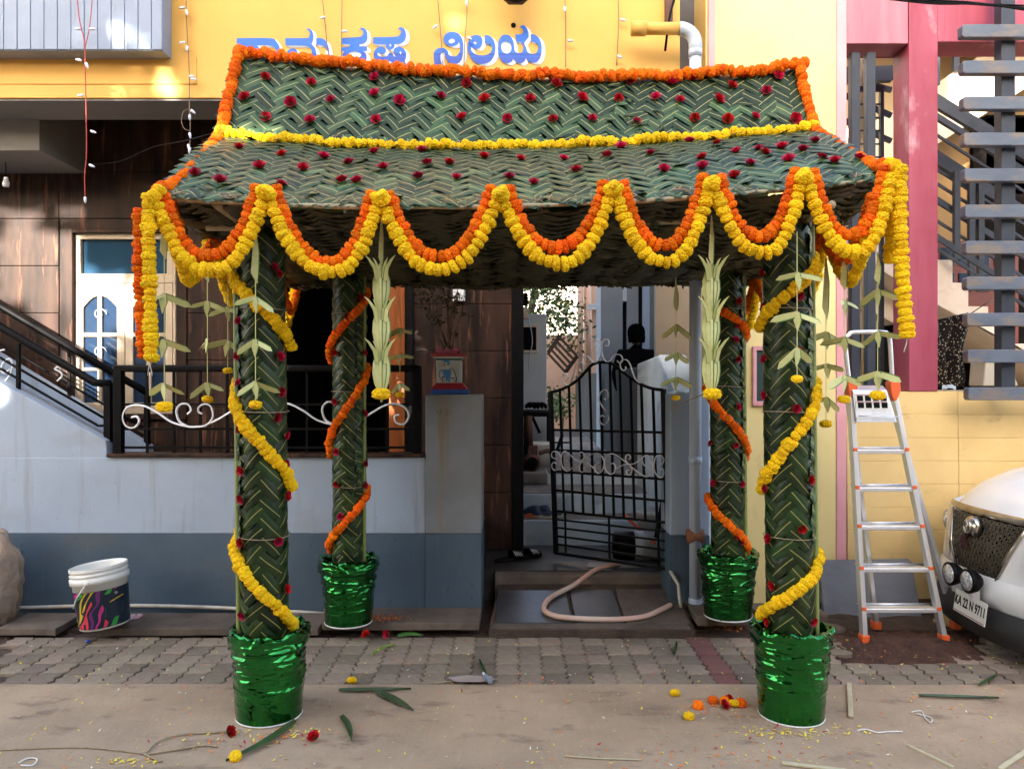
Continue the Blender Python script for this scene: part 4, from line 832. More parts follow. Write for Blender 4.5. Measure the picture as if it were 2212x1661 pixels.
# rose
def rose_mesh(seed):
    random.seed(seed); mb = MB(); r = .020
    for ring, (n, rad, op) in enumerate(((5,r,.75),(4,r*.72,.45),(3,r*.42,.2))):
        for k in range(n):
            a0 = 2*math.pi*k/n+ring*.6; da = math.pi/n*1.35
            def f(u, v):
                a = a0+da*(2*u-1); rr = rad*(.35+.65*v**.6)+op*.008*v*v*(1-abs(2*u-1)); z = .020*v*(1-.25*(2*u-1)**2)+ring*.002-.004*op*max(0,v-.7)/.3
                return Vector((rr*math.cos(a), rr*math.sin(a), z))
            mb.grid(f, 3, 3, 0)
    mb.lathe([(.002,-.008),(.008,-.004),(.011,.004)], (0,0,0), 6, 1)
    return mb.mesh('rose', [m_rose, m_sepal])
roses = [rose_mesh(s) for s in range(4)]
def place_rose(parent, p, n, s=1.0):
    n = Vector(n).normalized(); n = (n+Vector((rn(-.3,.3),rn(-.3,.3),rn(-.3,.3)))).normalized()
    x = n.orthogonal(); M = frame(Vector(p)+n*.006, Matrix.Rotation(rn(0,6),3,n)@x, n)@Matrix.Scale(s*rn(1.05,1.4),4)
    return link('rose', random.choice(roses), parent, M)
# ---- roof tiers
def q3(a, m, c):
    a, m, c = Vector(a), Vector(m), Vector(c)
    return lambda u: a*(2*(u-.5)*(u-1))+m*(4*u*(1-u))+c*(2*u*(u-.5))
ridge = q3(P(517,120,4.05), P(1160,172,4.10), P(1733,150,4.15))
waist = q3(P(478,295,3.83), P(1090,322,3.87), P(1757,280,3.97))
eave = q3(P(344,424,3.10), P(1120,443,3.12), P(1932,382,3.16))
def tier(top, bot, sag, seed):
    def S(u, v):
        p = top(u).lerp(bot(u), v); p.z += sag*math.sin(math.pi*v)+.012*noise.noise(Vector((u*9, v*2, seed))); p.y += .012*noise.noise(Vector((u*7+4, v*2, seed+3))); return p
    return S
def fr(S, u, v):
    e = .004; p = S(u,v); du = (S(u+e,v)-S(u-e,v)).normalized(); dv = (S(u,v+e)-S(u,v-e)).normalized(); n = dv.cross(du).normalized()
    if n.y > 0 and n.z < 0: n = -n
    if n.dot(Vector((0,-1,.6))) < 0: n = -n
    return p, du, dv, n
def weave_tier(name, label, top, bot, Hh, sag, seed, rosepx, Yr):
    L = 3.02; S = tier(top, bot, sag, seed); root = thing(name, S(.5,.5), label, 'roof')
    bk = MB().grid(lambda u,v: fr(S,.003+.994*u,.02+.93*v)[0]-fr(S,u,v)[3]*.010, 60, 12).build('backing_mat', m_mat, root)
    random.seed(seed); items = []
    for c, d, isA in lattice(L, Hh, W, TH):
        u, v = c.x/L, c.y/Hh
        if not .004 < u < .996: continue
        p, du, dv, n = fr(S, u, v); x = (du*d.x+dv*d.y+n*rn(-.05,.05)+du*rn(-.07,.07)).normalized()
        if isA and random.random() < .5: x = -x
        M = frame(p+n*(.004 if isA else .003)+n*rn(-.001,.0015), x, n+du*rn(-.06,.06)+dv*rn(-.06,.06))@Matrix.Diagonal((rn(.98,1.14),rn(.94,1.06),1,1))
        items.append((random.choice(roofA), M))
    k = 0
    while k*.064 < L:                      # folded tips along the lower edge
        u = (k*.064+rn(-.01,.01))/L; k += 1
        if not .01 < u < .99: continue
        for s in (1,-1):
            p, du, dv, n = fr(S, u+s*.004, .985); x = (dv*.75+du*.65*s*rn(.7,1.2)).normalized()
            items.append((random.choice(roofT), frame(p+n*rn(.004,.010), x, n+du*rn(-.2,.2))@Matrix.Diagonal((.8,1,1,1))))
    for k in range(46):                    # loose, lifting ends
        p, du, dv, n = fr(S, rn(.02,.98), random.choice((rn(.02,.1), rn(.1,.95), rn(.9,1.0))))
        items.append((random.choice(roofT), frame(p+n*.012, (du*rn(-1,1)+dv*rn(.2,1)+n*rn(.05,.45)), n+du*rn(-.5,.5))@Matrix.Diagonal((rn(.5,.95),rn(.35,.8),1,1))))
    items.sort(key=lambda it: it[1].translation.y)
    for me, M in items[:296]: link('leaf', me, root, M)
    if len(items) > 296: bulk('leaf_mass', items[296:], root, [m_leaf, m_rib])
    for (x, y) in rosepx:                  # roses pinned to the mat: walk the surface to the nearest spot
        best = min(((fr(S,(i+.5)/90,(j+.5)/14)) for i in range(90) for j in range(14)), key=lambda t: (CX+F*t[0].x/t[0].y-x)**2+(CY-F*(t[0].z-CAMZ)/t[0].y-y)**2)
        place_rose(root, best[0], best[3], 1.0 if name == 'upper_roof_mat' else .95)
    return root, S
up_r = [(568,163),(527,211),(635,224),(675,178),(716,217),(578,262),(673,265),(804,205),(812,170),(865,216),(810,260),(958,214),(1015,183),(1003,257),(1053,215),(1094,263),(1151,221),(1203,184),(1190,262),(1250,214),(1285,178),(1281,259),(1331,214),(1368,181),(1377,264),(1418,215),(1450,183),(1468,221),(1495,162),(1548,222),(1505,258),(1577,193),(1600,155),(1622,260),(1652,196),(1684,165),(1712,256),(1570,258)]
lo_r = [(519,320),(606,337),(696,341),(565,367),(662,369),(476,402),(612,406),(420,376),(735,395),(762,360),(812,335),(826,367),(778,397),(915,328),(918,358),(973,358),(907,391),(988,387),(1047,346),(1131,347),(1218,344),(1093,390),(1156,392),(1243,375),(1311,343),(1407,338),(1426,371),(1345,322),(1487,312),(1514,345),(1513,368),(1591,330),(1620,359),(1547,312),(1640,322),(1655,337),(1683,322),(1730,328),(1757,312),(1700,352),(1800,354),(1771,342),(1855,350),(1586,392)]
upper, SU = weave_tier('upper_roof_mat', 'steep upper palm-leaf mat of the canopy with pinned red roses', ridge, waist, .50, 0, 31, up_r, 4)
lower, SL = weave_tier('lower_roof_mat', 'sloping lower palm-leaf mat of the canopy above the front swags', waist, eave, .92, .03, 33, lo_r, 3.5)
# ---- ceiling, rear slope and pole frame
cf = thing('woven_canopy', (0.1, 4.1, 2.1), 'dark woven palm ceiling and pole frame under the canopy roof', 'canopy')
ZC = 2.10
def ceil(u, v):
    x = -1.41+2.96*u; y = 3.125+1.815*v; s = abs(math.sin(u*math.pi*3.5+.4)); zf_ = eave(min(1,max(0,u))).z-.016; k_ = min(1,v/.4); z = zf_*(1-k_)+(ZC+.06*(1-v))*k_+.01*u-.055*(1-s)**2*math.sin(math.pi*min(1,v+.12))+.02*noise.noise(Vector((x*3,y*3,0)))
    return Vector((x,y,z))
MB().grid(ceil, 60, 24).build('ceiling_mat', m_under, cf)
random.seed(44); un = [leaf_mesh('u', W*2.4, W*.6, seed=s+60, mats=[m_under, m_under], arch=.01) for s in range(3)]; items = []
for c, d, isA in lattice(2.96, 1.80, W*.9, R(38)):
    u, v = c.x/2.96, c.y/1.80; p = ceil(u,v); e = .01; n = (ceil(u+e,v)-ceil(u-e,v)).cross(ceil(u,v+e)-ceil(u,v-e)).normalized()
    if n.z > 0: n = -n
    items.append((random.choice(un), frame(p+n*.004, Vector((d.x+rn(-.2,.2), d.y+rn(-.2,.2), 0)), n+Vector((rn(-.3,.3),rn(-.3,.3),0)))))
for k in range(420):                          # loose fringe of leaflets along the mat edges and folds
    u = rn(0,1) if k % 2 else random.choice((.125,.41,.70,.98))+rn(-.015,.015); v = rn(.93,1.0) if k % 2 else rn(.05,1)
    p = ceil(u,v); items.append((random.choice(un), frame(p+Vector((0,0,-.012)), Vector((rn(-1,1),rn(-.4,.8),rn(-.3,-.0))), Vector((rn(-.5,.5),-1,rn(-.3,.3))))@Matrix.Diagonal((.5,.4,1,1))))
bulk('leaf_mass', items, cf, [m_under, m_under])
MB().grid(lambda u,v: Vector((-1.42+2.9*u, 4.15+.95*v, 2.72-.52*v+.02*noise.noise(Vector((u*8,v*4,1))))), 40, 12).build('rear_mat', m_leaf, cf)
for y in (3.42,4.0,4.52): MB().tube([(-1.36,y,2.17-(y-3.4)*.03),(1.44,y,2.21-(y-3.4)*.03)], .018, 7).build('pole', m_stem, cf)
for x in (-1.2,1.3): MB().tube([(x,3.12,2.20),(x,5.0,2.13)], .018, 7).build('pole', m_stem, cf)
for x in (-.9,.15,1.1): MB().tube([(x,4.18,2.16),(x,4.16,3.02)], .015, 6).build('strut', m_stem, cf)
MB().tube([eave(u)+Vector((0,-.008,-.006)) for u in [k/30 for k in range(31)]], [.010+.003*math.sin(k) for k in range(31)], 7).build('eave_stem', m_stem, cf)
MB().tube([ridge(k/20)+Vector((0,.02,0)) for k in range(21)], .014, 6).build('ridge_pole', m_stem, cf)
random.seed(71)
for k in range(24):                          # twine knots
    u = rn(.03,.97); S = SL if k % 3 else SU; p, du, dv, n = fr(S, u, rn(.93,1.0)); r = rn(.012,.025)
    MB().tube([p+n*.014+du*(r*math.cos(t)*1.5)+dv*(r*math.sin(t))+n*rn(0,.012) for t in [q*.7 for q in range(8)]]+[p+n*.02+dv*rn(.02,.06)+du*rn(-.06,.06)], .0022, 4).build('twine_knot', m_twine, cf)
# ---------------------------------------------------------------- foil-wrapped tubs and posts
def foil_tub(x, y, z, rb, rt, h, seed, label):
    t = thing('foil_tub', (x,y,z), label, 'tub', 'green foil tubs under the canopy posts')
    NA, NZ = 150, 84
    def s(u, v):
        a = 2*math.pi*u; ca, sa = math.cos(a), math.sin(a); r = rb+(rt-rb)*v
        k = .12+.88*min(1, max(0, v*1.8-.15)); w = noise.noise(Vector((ca*1.3, sa*1.3, v*2+seed)))*.9
        rid = lambda p, e: max(0, 1-abs(noise.noise(p))*2.6)**e
        d = .0080*rid(Vector((ca*.8+v*2.2+w, sa*.8+w, v*5.5+seed*3)), 3)+.0060*rid(Vector((ca*1.1-v*2.8, sa*1.1+v*1.6+w, v*8+seed*5)), 4)+.0035*rid(Vector((ca*1.5+w*2, sa*1.5, v*17+seed*2)), 3)
        d = d*k+.0022*noise.noise(Vector((ca*7, sa*7, v*9+seed)))*k+.011*noise.noise(Vector((ca*1.6, sa*1.6, v*4+seed*7)))*v
        if v > .80: d += .011*min(1,(v-.80)/.02)*(1+.4*noise.noise(Vector((ca*5,sa*5,seed))))
        zz = z+.006+(h-.006)*v+(.018*noise.noise(Vector((ca*4,sa*4,seed+9))) if v > .985 else 0)
        return Vector((x+(r+d)*ca, y+(r+d)*sa, zz))
    MB().grid(s, NA, NZ).build('foil_wrap', m_foil, t)
    def rim(u, v):
        a = 2*math.pi*u; e = s(u,1); c = Vector((x,y,e.z)); return e.lerp(c+Vector((0,0,-.02)), v*.18)+Vector((0,0,.012*math.sin(v*3)+.012*noise.noise(Vector((math.cos(a)*9,math.sin(a)*9,v*4+seed)))))
    MB().grid(rim, 90, 6).build('foil_rim', m_foil, t)
    MB().lathe([(rb-.004,0),(rb+.002,.004),(rb+.002,.010),(rb-.004,.012)], (x,y,z), 40).build('bucket_base', m_bucket, t)
    MB().lathe([(.0,h-.05),(rt*.9,h-.05)], (x,y,z), 24, caps=False).build('sand', m_soil, t)
    return t
PX = dict(fl=(P(573,0,3.42).x,3.42,0.0), fr=(P(1708,0,3.42).x,3.42,0.0), bl=(P(753,0,4.50).x,4.50,.078), br=(P(1572,0,4.52).x,4.52,.108))
foil_tub(PX['fl'][0]+.018, *PX['fl'][1:], .142, .158, .385, 1, 'green foil tub holding the front left post')
foil_tub(PX['fr'][0]+.002, *PX['fr'][1:], .140, .158, .395, 2, 'green foil tub holding the front right post, nearest the ladder')
foil_tub(*PX['bl'], .136, .158, .375, 3, 'green foil tub at the back left, against the slate wall')
foil_tub(*PX['br'], .136, .158, .375, 4, 'green foil tub at the back right, beside the drainpipe')
def post(key, label, seam, rosepx, zt, lean, wr):
    x, y, z0 = PX[key]; zb = z0+.30; Hh = zt-zb; root = thing('canopy_post', (x,y,z0+.35), label, 'post', 'palm-wrapped canopy posts')
    L = 2*math.pi*RP; ax = lambda z: Vector((x-lean*(z-zb), y, z))
    def pt(s, t): a = seam+s/RP; z = zt-t; n = Vector((math.cos(a), math.sin(a), 0)); return ax(z)+n*RP*(wr if True else 1), Vector((-math.sin(a), math.cos(a), 0)), Vector((0,0,-1)), n
    MB().tube([ax(zb-.1), ax(zt)], RP*wr-.010, 20).build('core', m_mat, root)
    random.seed(hash(key) % 97 if False else sum(map(ord,key))); items = []
    for c, d, isA in lattice(L-.01, Hh, WP, R(45)):
        p, du, dv, n = pt(c.x, c.y); dd = Vector((d.x+rn(-.09,.09), d.y+rn(-.09,.09)))
        xx = (du*dd.x+dv*dd.y)
        yy = n.cross(xx)
        # keep the bend axis of the leaf along the post
        pool = postA if (xx.normalized().dot(du)*1.0)*(yy.normalized().dot(du)) < 0 else postB
        items.append((random.choice(pool), frame(p+n*(rn(0,.004)), xx, n)))
    for k in range(int(Hh/.075)):             # folded teeth along the seam
        for s in (.018, L-.03):
            p, du, dv, n = pt(s, k*.06+rn(-.01,.01)); sg = 1 if s < .1 else -1
            items.append((random.choice(roofT), frame(p+n*rn(.004,.010), (-du*sg*.8+dv*rn(.1,.7)+n*rn(-.15,.05)), n+du*rn(-.25,.25))@Matrix.Diagonal((rn(.5,.8),rn(.6,.95),1,1))))
    items.sort(key=lambda it: it[1].translation.y)
    for me, M in items[:292]: link('leaf', me, root, M)
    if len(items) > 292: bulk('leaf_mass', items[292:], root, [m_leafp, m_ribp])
    sp = lambda z, d: ax(z)+Vector((math.cos(seam), math.sin(seam), 0))*(RP*wr+d)
    MB().tube([sp(zb+(zt-zb)*k/20, .010) for k in range(21)], .012, 7).build('rachis', m_rachis, root)
    for zz in (zb+.5, zb+1.05, zb+1.5):
        MB().tube([ax(zz)+Vector((math.cos(a),math.sin(a),.02*math.sin(a*2)))*(RP*wr+.012)*1.0 - Vector((0,0,0)) for a in [k*math.pi/12 for k in range(25)]], .0022, 4).build('twine', m_twine, root)
    for (qx, qy) in rosepx:
        Xw = (qx-CX)/F*(y-RP); zz = CAMZ-(qy-CY)/F*(y-RP*.8); ce = ax(zz); s = max(-.96, min(.96, (Xw-ce.x)/(RP*wr))); n = Vector((s, -math.sqrt(1-s*s), 0))
        place_rose(root, ce+n*(RP*wr+.006), n, .74)
    return root, ax
r_fl = [(583,577),(519,695),(606,711),(518,769),(592,771),(519,828),(593,846),(587,900),(520,929),(600,940),(526,1014),(600,1005),(526,1075),(603,1074),(524,1172),(592,1168),(527,1325),(602,1278),(590,590)]
r_fr = [(1720,640),(1665,663),(1722,760),(1662,776),(1663,853),(1717,882),(1662,1056),(1745,1036),(1729,1138),(1678,1167),(1683,1265),(1752,1338),(1676,1350),(1664,585)]
r_bl = [(770,640),(752,685),(727,760),(778,760),(725,867),(778,895),(730,975),(777,1003),(730,1044),(784,1050),(738,1115)]
r_br = [(1592,650),(1586,735),(1590,775),(1590,880),(1587,960),(1600,1045),(1530,960),(1552,1045),(1590,1155),(1600,1165),(1590,700)]
_, ax_fl = post('fl', 'front left palm-leaf post wound with yellow marigolds', math.pi*1.10, r_fl, 2.14, .010, 1.0)
_, ax_fr = post('fr', 'front right palm-leaf post wound with yellow marigolds', -.30, r_fr, 2.17, .012, 1.0)
_, ax_bl = post('bl', 'back left palm-leaf post wound with orange marigolds', -.2, r_bl, 2.10, .0, .88)
_, ax_br = post('br', 'back right palm-leaf post wound with orange marigolds', -.2, r_br, 2.12, .006, .92)
# ---------------------------------------------------------------- marigold garlands
def marigold_mesh(seed, m, r=.0275, h=.0185):
    random.seed(seed); bm = bmesh.new(); bmesh.ops.create_icosphere(bm, subdivisions=4, radius=1)
    for v in bm.verts:
        d = v.co.normalized(); n_ = noise.noise(d*4.2+Vector((seed*3.1,0,0))); k = 1+.14*n_+.16*noise.noise(d*11+Vector((0,seed*5.3,0)))+rn(-.05,.05)
        rr = math.sqrt(d.x**2+d.y**2); sq = 1.0+.10*abs(d.z)
        v.co = Vector((d.x*r*k*sq, d.y*r*k*sq, math.copysign(abs(d.z)**.8, d.z)*h*(1+.12*n_)-(.006*(1-rr*2) if rr < .3 else 0)*math.copysign(1,d.z)))
    me = bpy.data.meshes.new('marigold'); bm.to_mesh(me); bm.free(); me.materials.append(m); return me
MO = [marigold_mesh(s, m_orange) for s in range(4)]; MY = [marigold_mesh(s+10, m_yel) for s in range(4)]
def garland(pts, kind, label, group, step=.0285, size=1.0, cat='garland', jit=.0025, tails=0, tilt=.22):
    pool = MO if kind == 'o' else MY; sp = along(pts, step*size)
    t = thing('marigold_garland', sp[0][0], label, cat, group)
    MB().tube([p for p,_ in sp], .002, 4).build('thread', m_thread, t)
    for p, tg in sp:
        ax_ = (tg+Vector((rn(-tilt,tilt),rn(-tilt,tilt),rn(-tilt,tilt)))).normalized(); o = ax_.orthogonal()
        M = frame(p+Vector((rn(-jit,jit),rn(-jit,jit),rn(-jit,jit))), Matrix.Rotation(rn(0,6),3,ax_)@o, ax_)@Matrix.Diagonal((size*rn(.80,1.16),size*rn(.80,1.16),size*rn(.85,1.2),1))
        link('marigold', random.choice(pool), t, M)
    for k in range(tails):
        e = sp[-1][0]; MB().tube([e, e+Vector((rn(-.01,.01),0,-.03)), e+Vector((rn(-.03,.02),rn(-.01,.01),-.07))], .002, 4).build('loose_thread', m_thread, t)
    return t
random.seed(88)
pk = [(338,425),(575,405),(822,417),(1080,408),(1325,397),(1537,384),(1737,370),(1930,362)]
ob = [(447,553),(712,567),(946,554),(1200,535),(1432,530),(1640,510),(1836,508)]
ybm = [(455,585),(718,588),(948,583),(1212,569),(1440,566),(1652,546),(1852,545)]
ordn = ['leftmost','second from the left','third from the left','middle','third from the right','second from the right','rightmost']
def swagcurve(a, c, m, Y, dY=0):
    def f(t):
        x = a[0]+(c[0]-a[0])*t; mx = (m[0]-a[0])/(c[0]-a[0]); s = t/mx if t < mx else (1-t)/(1-mx); e = a[1] if t < mx else c[1]
        s = max(0,min(1,s)); k = 1-(1-s)**2.35; return P(x, e+(m[1]-e)*k, Y+dY)
    return [f(i/40) for i in range(41)]
for i in range(7):
    a, c = pk[i], pk[i+1]; Y = 3.055
    garland(swagcurve((a[0]+19,a[1]+2),(c[0]-19,c[1]+2), ob[i], Y+.012), 'o', 'orange marigold swag on the front eave, %s of seven' % ordn[i], 'swags along the front eave', .031, .95)
    garland(swagcurve((a[0]+5,a[1]+22),(c[0]-5,c[1]+20), ybm[i], Y-.012), 'y', 'yellow marigold swag on the front eave, %s of seven' % ordn[i], 'swags along the front eave', .0325, 1.0)
pkn = ['front left corner','first inner peak from the left','second inner peak','third inner peak','fourth inner peak','fifth inner peak','last inner peak','front right corner']
for i,(x,y) in enumerate(pk):                 # knots of flowers at the peaks
    if i in (0,7): continue
    garland([P(x-6,y+12,3.02),P(x,y+4,3.01),P(x+6,y+14,3.02)], 'y', 'yellow marigold knot where two front swags meet, '+pkn[i], 'yellow knots at the swag peaks', .026, .95, jit=.005)
# ropes along ridge, waist and hips
garland([ridge(k/40)+Vector((0,-.03,.012+.006*math.sin(k))) for k in range(41)], 'o', 'orange marigold rope along the top ridge', 'marigold ropes on the roof edges', .0235, 1.02, jit=.009, tilt=.6)
garland([waist(k/40)+Vector((0,-.035,.006+.008*math.sin(k*1.3))) for k in range(41)], 'y', 'yellow marigold rope along the waist between the roof mats', 'marigold ropes on the roof edges', .0265, .98, jit=.008, tilt=.6)
garland(crom([P(517,118,4.0),P(497,195,3.93),P(478,285,3.79)],8), 'o', 'orange marigold rope down the upper left edge', 'marigold ropes on the roof edges', .027, 1.0, jit=.004, tilt=.4)
garland(crom([P(470,295,3.78),P(435,345,3.5),P(392,385,3.27),P(340,414,3.08)],8), 'o', 'orange marigold rope down the lower left edge', 'marigold ropes on the roof edges', .027, .95, jit=.004, tilt=.4)
garland(crom([P(1728,142,4.1),P(1741,205,4.05),P(1758,272,3.95)],8), 'o', 'orange marigold rope down the upper right edge', 'marigold ropes on the roof edges', .027, 1.0, jit=.004, tilt=.4)
garland(crom([P(1762,280,3.93),P(1820,322,3.6),P(1870,350,3.35),P(1925,362,3.12)],8), 'o', 'orange marigold rope down the lower right edge', 'marigold ropes on the roof edges', .027, .95, jit=.004, tilt=.4)
# corner drops
garland([P(322,428,3.03),P(321,520,3.03),P(324,640,3.03),P(326,772,3.03)], 'y', 'straight yellow marigold drop at the front left corner', 'corner drops', .029, 1.0, tails=2)
garland([P(300,455,3.09),P(299,560,3.09),P(303,660,3.09),P(308,768,3.09)], 'o', 'straight orange marigold drop at the front left corner', 'corner drops', .0285, .82)
garland([P(1945,368,3.04),P(1943,460,3.04),P(1949,600,3.04),P(1960,722,3.04)], 'y', 'straight yellow marigold drop at the front right corner', 'corner drops', .029, 1.0, tails=1)
garland([P(1926,385,3.06),P(1923,450,3.10),P(1925,520,3.12),P(1922,562,3.14)], 'y', 'short yellow marigold drop inside the front right corner', 'corner drops', .029, .95)
garland([P(345,410,3.03),P(337,420,3.02),P(328,426,3.02)], 'y', 'small yellow marigold knot at the front left roof corner', 'corner drops', .028, 1)
garland([P(1922,356,3.08),P(1936,362,3.05),P(1945,372,3.04)], 'y', 'small yellow marigold knot at the front right roof corner', 'corner drops', .028, 1)
# side swags running back along both sides
def side(xs, sgn, nm):
    ys = [3.12,3.62,4.12,4.62,5.0]; zt_ = [2.23,2.19,2.16,2.13,2.12]
    for k in range(4):
        for kind, dep, sz in (('o',.20,.85),('y',.29,.95)):
            pts = []
            for i in range(25):
                t = i/24; s = 1-abs(2*t-1); pts.append(Vector((xs+sgn*(.015 if kind=='y' else -.01), ys[k]+(ys[k+1]-ys[k])*t, zt_[k]+(zt_[k+1]-zt_[k])*t-dep*(.62*(1-(1-s)**2.1)+.38*s))))
            garland(pts, kind, '%s marigold swag on the %s side of the canopy, %s from the front' % ('orange' if kind=='o' else 'yellow', nm, ['first','second','third','last'][k]), 'swags along the canopy sides', .0285, sz)
side(-1.40, -1, 'left'); side(1.47, 1, 'right')
# garlands wound round the posts
def wound(axf, cxy, pts, kind, label, size, rad=.118):
    out = []
    for (x0,y0,x1,y1) in pts:
        seg = []
        for i in range(25):
            t = i/24; yy = y0+(y1-y0)*t; s = 1 if x1 > x0 else -1
            a = (-100+200*t)*s; yc = cxy; zz = CAMZ-(yy-CY)/F*(yc-.05); c = axf(zz); n = Vector((math.sin(R(a)), -math.cos(R(a)), 0)); seg.append(c+n*rad)
        out.append(seg)
    names = ['top','middle','bottom']
    for k, seg in enumerate(out): garland(seg, kind, label % names[k], 'garlands wound round the posts', .0275, size, tilt=.35, jit=.004)
wound(ax_fl, 3.42, [(515,565,635,745),(497,828,638,1055),(500,1155,655,1365)], 'y', '%s turn of yellow marigolds on the front left post', .95)
wound(ax_fr, 3.42, [(1735,545,1635,705),(1755,808,1632,1062),(1785,1192,1660,1335)], 'y', '%s turn of yellow marigolds on the front right post', .97)
wound(ax_bl, 4.50, [(800,625,710,778),(797,788,715,985),(798,1055,718,1195)], 'o', '%s turn of orange marigolds on the back left post', .85, .108)
wound(ax_br, 4.52, [(1552,640,1607,732),(1523,838,1612,990),(1523,1075,1618,1198)], 'o', '%s turn of orange marigolds on the back right post', .85, .111)
# ---------------------------------------------------------------- folded tender-leaf pendants
def strip(pts, nrm, w, mats, me_name='s', ret=False, side=True):
    mb = MB(); n = len(pts); nrm = Vector(nrm)
    for (a0,a1,mi) in ((-.5,-.36,1),(-.36,.5,0)):
        vs = []
        for i,p in enumerate(pts):
            t = (Vector(pts[min(i+1,n-1)])-Vector(pts[max(i-1,0)])).normalized(); s = t.cross(nrm).normalized(); ww = w[i] if isinstance(w,(list,tuple)) else w
            vs += [Vector(p)+s*ww*a0, Vector(p)+s*ww*a1]
        mb.add(vs, [(2*i,2*i+1,2*i+3,2*i+2) for i in range(n-1)], mi)
    return mb.mesh(me_name, mats)
TM = [m_tender, m_tendere]
arm = strip([(0,0,.004),(.055,-.004,-.032),(.090,-.003,-.055),(.108,-.002,-.072)], (0,-1,0), [.030,.036,.034,.004], TM, 'arm')
armL = strip([(0,0,.004),(-.055,-.004,-.032),(-.090,-.003,-.055),(-.108,-.002,-.072)], (0,-1,0), [.030,.036,.034,.004], TM, 'arm')
tailm = strip([(0,-.003,.014),(.002,-.006,-.03),(.0,-.004,-.085)], (0,-1,0), [.026,.042,.004], TM, 'tail')
stem1 = strip([(0,0,0),(0,0,-.5),(0,0,-1)], (0,-1,0), [.006,.004,.004], TM, 'stem')
blade = strip([(0,0,0),(.002,-.004,-.4),(-.002,-.002,-.8),(.006,0,-1)], (0,-1,0), [.007,.028,.032,.002], TM, 'blade')
for me in (arm, armL, tailm, stem1, blade): pass
def pendant(x, y0, ys, yf, Y, label, fl='y', bladey=None, yawr=.35, fs=1.0):
    top = P(x,y0,Y); t = thing('leaf_pendant', top, label, 'pendant', 'folded palm-leaf pendants')
    ln = (top-P(x,yf-8,Y)).z if False else top.z-P(x,yf-8,Y).z
    link('string_leaf', stem1, t, Matrix.Translation(top)@Matrix.Diagonal((1,1,ln,1)))
    if bladey: link('blade', blade, t, Matrix.Translation(P(x,bladey[0],Y))@Matrix.Rotation(rn(-.3,.3),4,'Z')@Matrix.Diagonal((1,1,P(x,bladey[0],Y).z-P(x,bladey[1],Y).z,1)))
    for y in ys:
        yaw = rn(-yawr,yawr)+(rn(-.5,.5) if yawr > .5 else 0); M = Matrix.Translation(P(x,y,Y)+Vector((0,-.004,0)))@Matrix.Rotation(yaw,4,'Z')@Matrix.Scale(rn(.70,.82),4)
        link('leaf_arm', arm, t, M@Matrix.Rotation(rn(-.35,.2),4,'Y')@Matrix.Rotation(rn(-.7,.7),4,'X')@Matrix.Scale(rn(.8,1.15),4)); link('leaf_arm', armL, t, M@Matrix.Rotation(rn(-.2,.35),4,'Y')@Matrix.Rotation(rn(-.7,.7),4,'X')@Matrix.Scale(rn(.8,1.15),4)); link('leaf_tail', tailm, t, M@Matrix.Rotation(rn(-.6,.6),4,'Z')@Matrix.Rotation(rn(-.15,.15),4,'Y'))
    link('marigold', random.choice(MY if fl=='y' else MO), t, Matrix.Translation(P(x,yf,Y))@Matrix.Rotation(rn(-.3,.3),4,'X')@Matrix.Scale(fs,4)); return t
random.seed(17)
pendant(355,440,(640,738,832),878,3.10,'pale leaf pendant next to the left corner drops', bladey=(470,560), fs=1.15)
pendant(448,560,(655,735,830),862,3.7,'pale leaf pendant in front of the white railing scroll, left of the post', bladey=(540,610), yawr=.9, fs=.9)
pendant(492,600,(668,740),800,3.75,'pale leaf pendant half hidden behind the front left post', yawr=.6, fs=.8)
pendant(552,500,(645,738,828),874,3.10,'pale leaf pendant hanging before the front left post', bladey=(500,612), fs=.9)
pendant(864,640,(712,768,830),852,4.75,'small shaded leaf pendant at the back beside the varnished door post', yawr=.5, fs=.95)
pendant(1460,600,(705,765,818),859,4.3,'leaf pendant before the gate pier with broken top', bladey=(612,672), fs=.85)
pendant(1722,500,(594,680,757),818,3.10,'pale leaf pendant hanging before the front right post', fs=.8)
pendant(1784,560,(722,790,862),915,3.5,'longest leaf pendant, low against the pale yellow wall', bladey=(558,690), yawr=.9, fs=.95)
pendant(1823,560,(652,733,815),862,3.35,'leaf pendant left of the ladder hoop', bladey=(560,625), yawr=.6, fs=.95)
pendant(1896,545,(630,720,808),853,3.15,'leaf pendant in front of the ladder platform', bladey=(550,615), yawr=.7, fs=1.05)
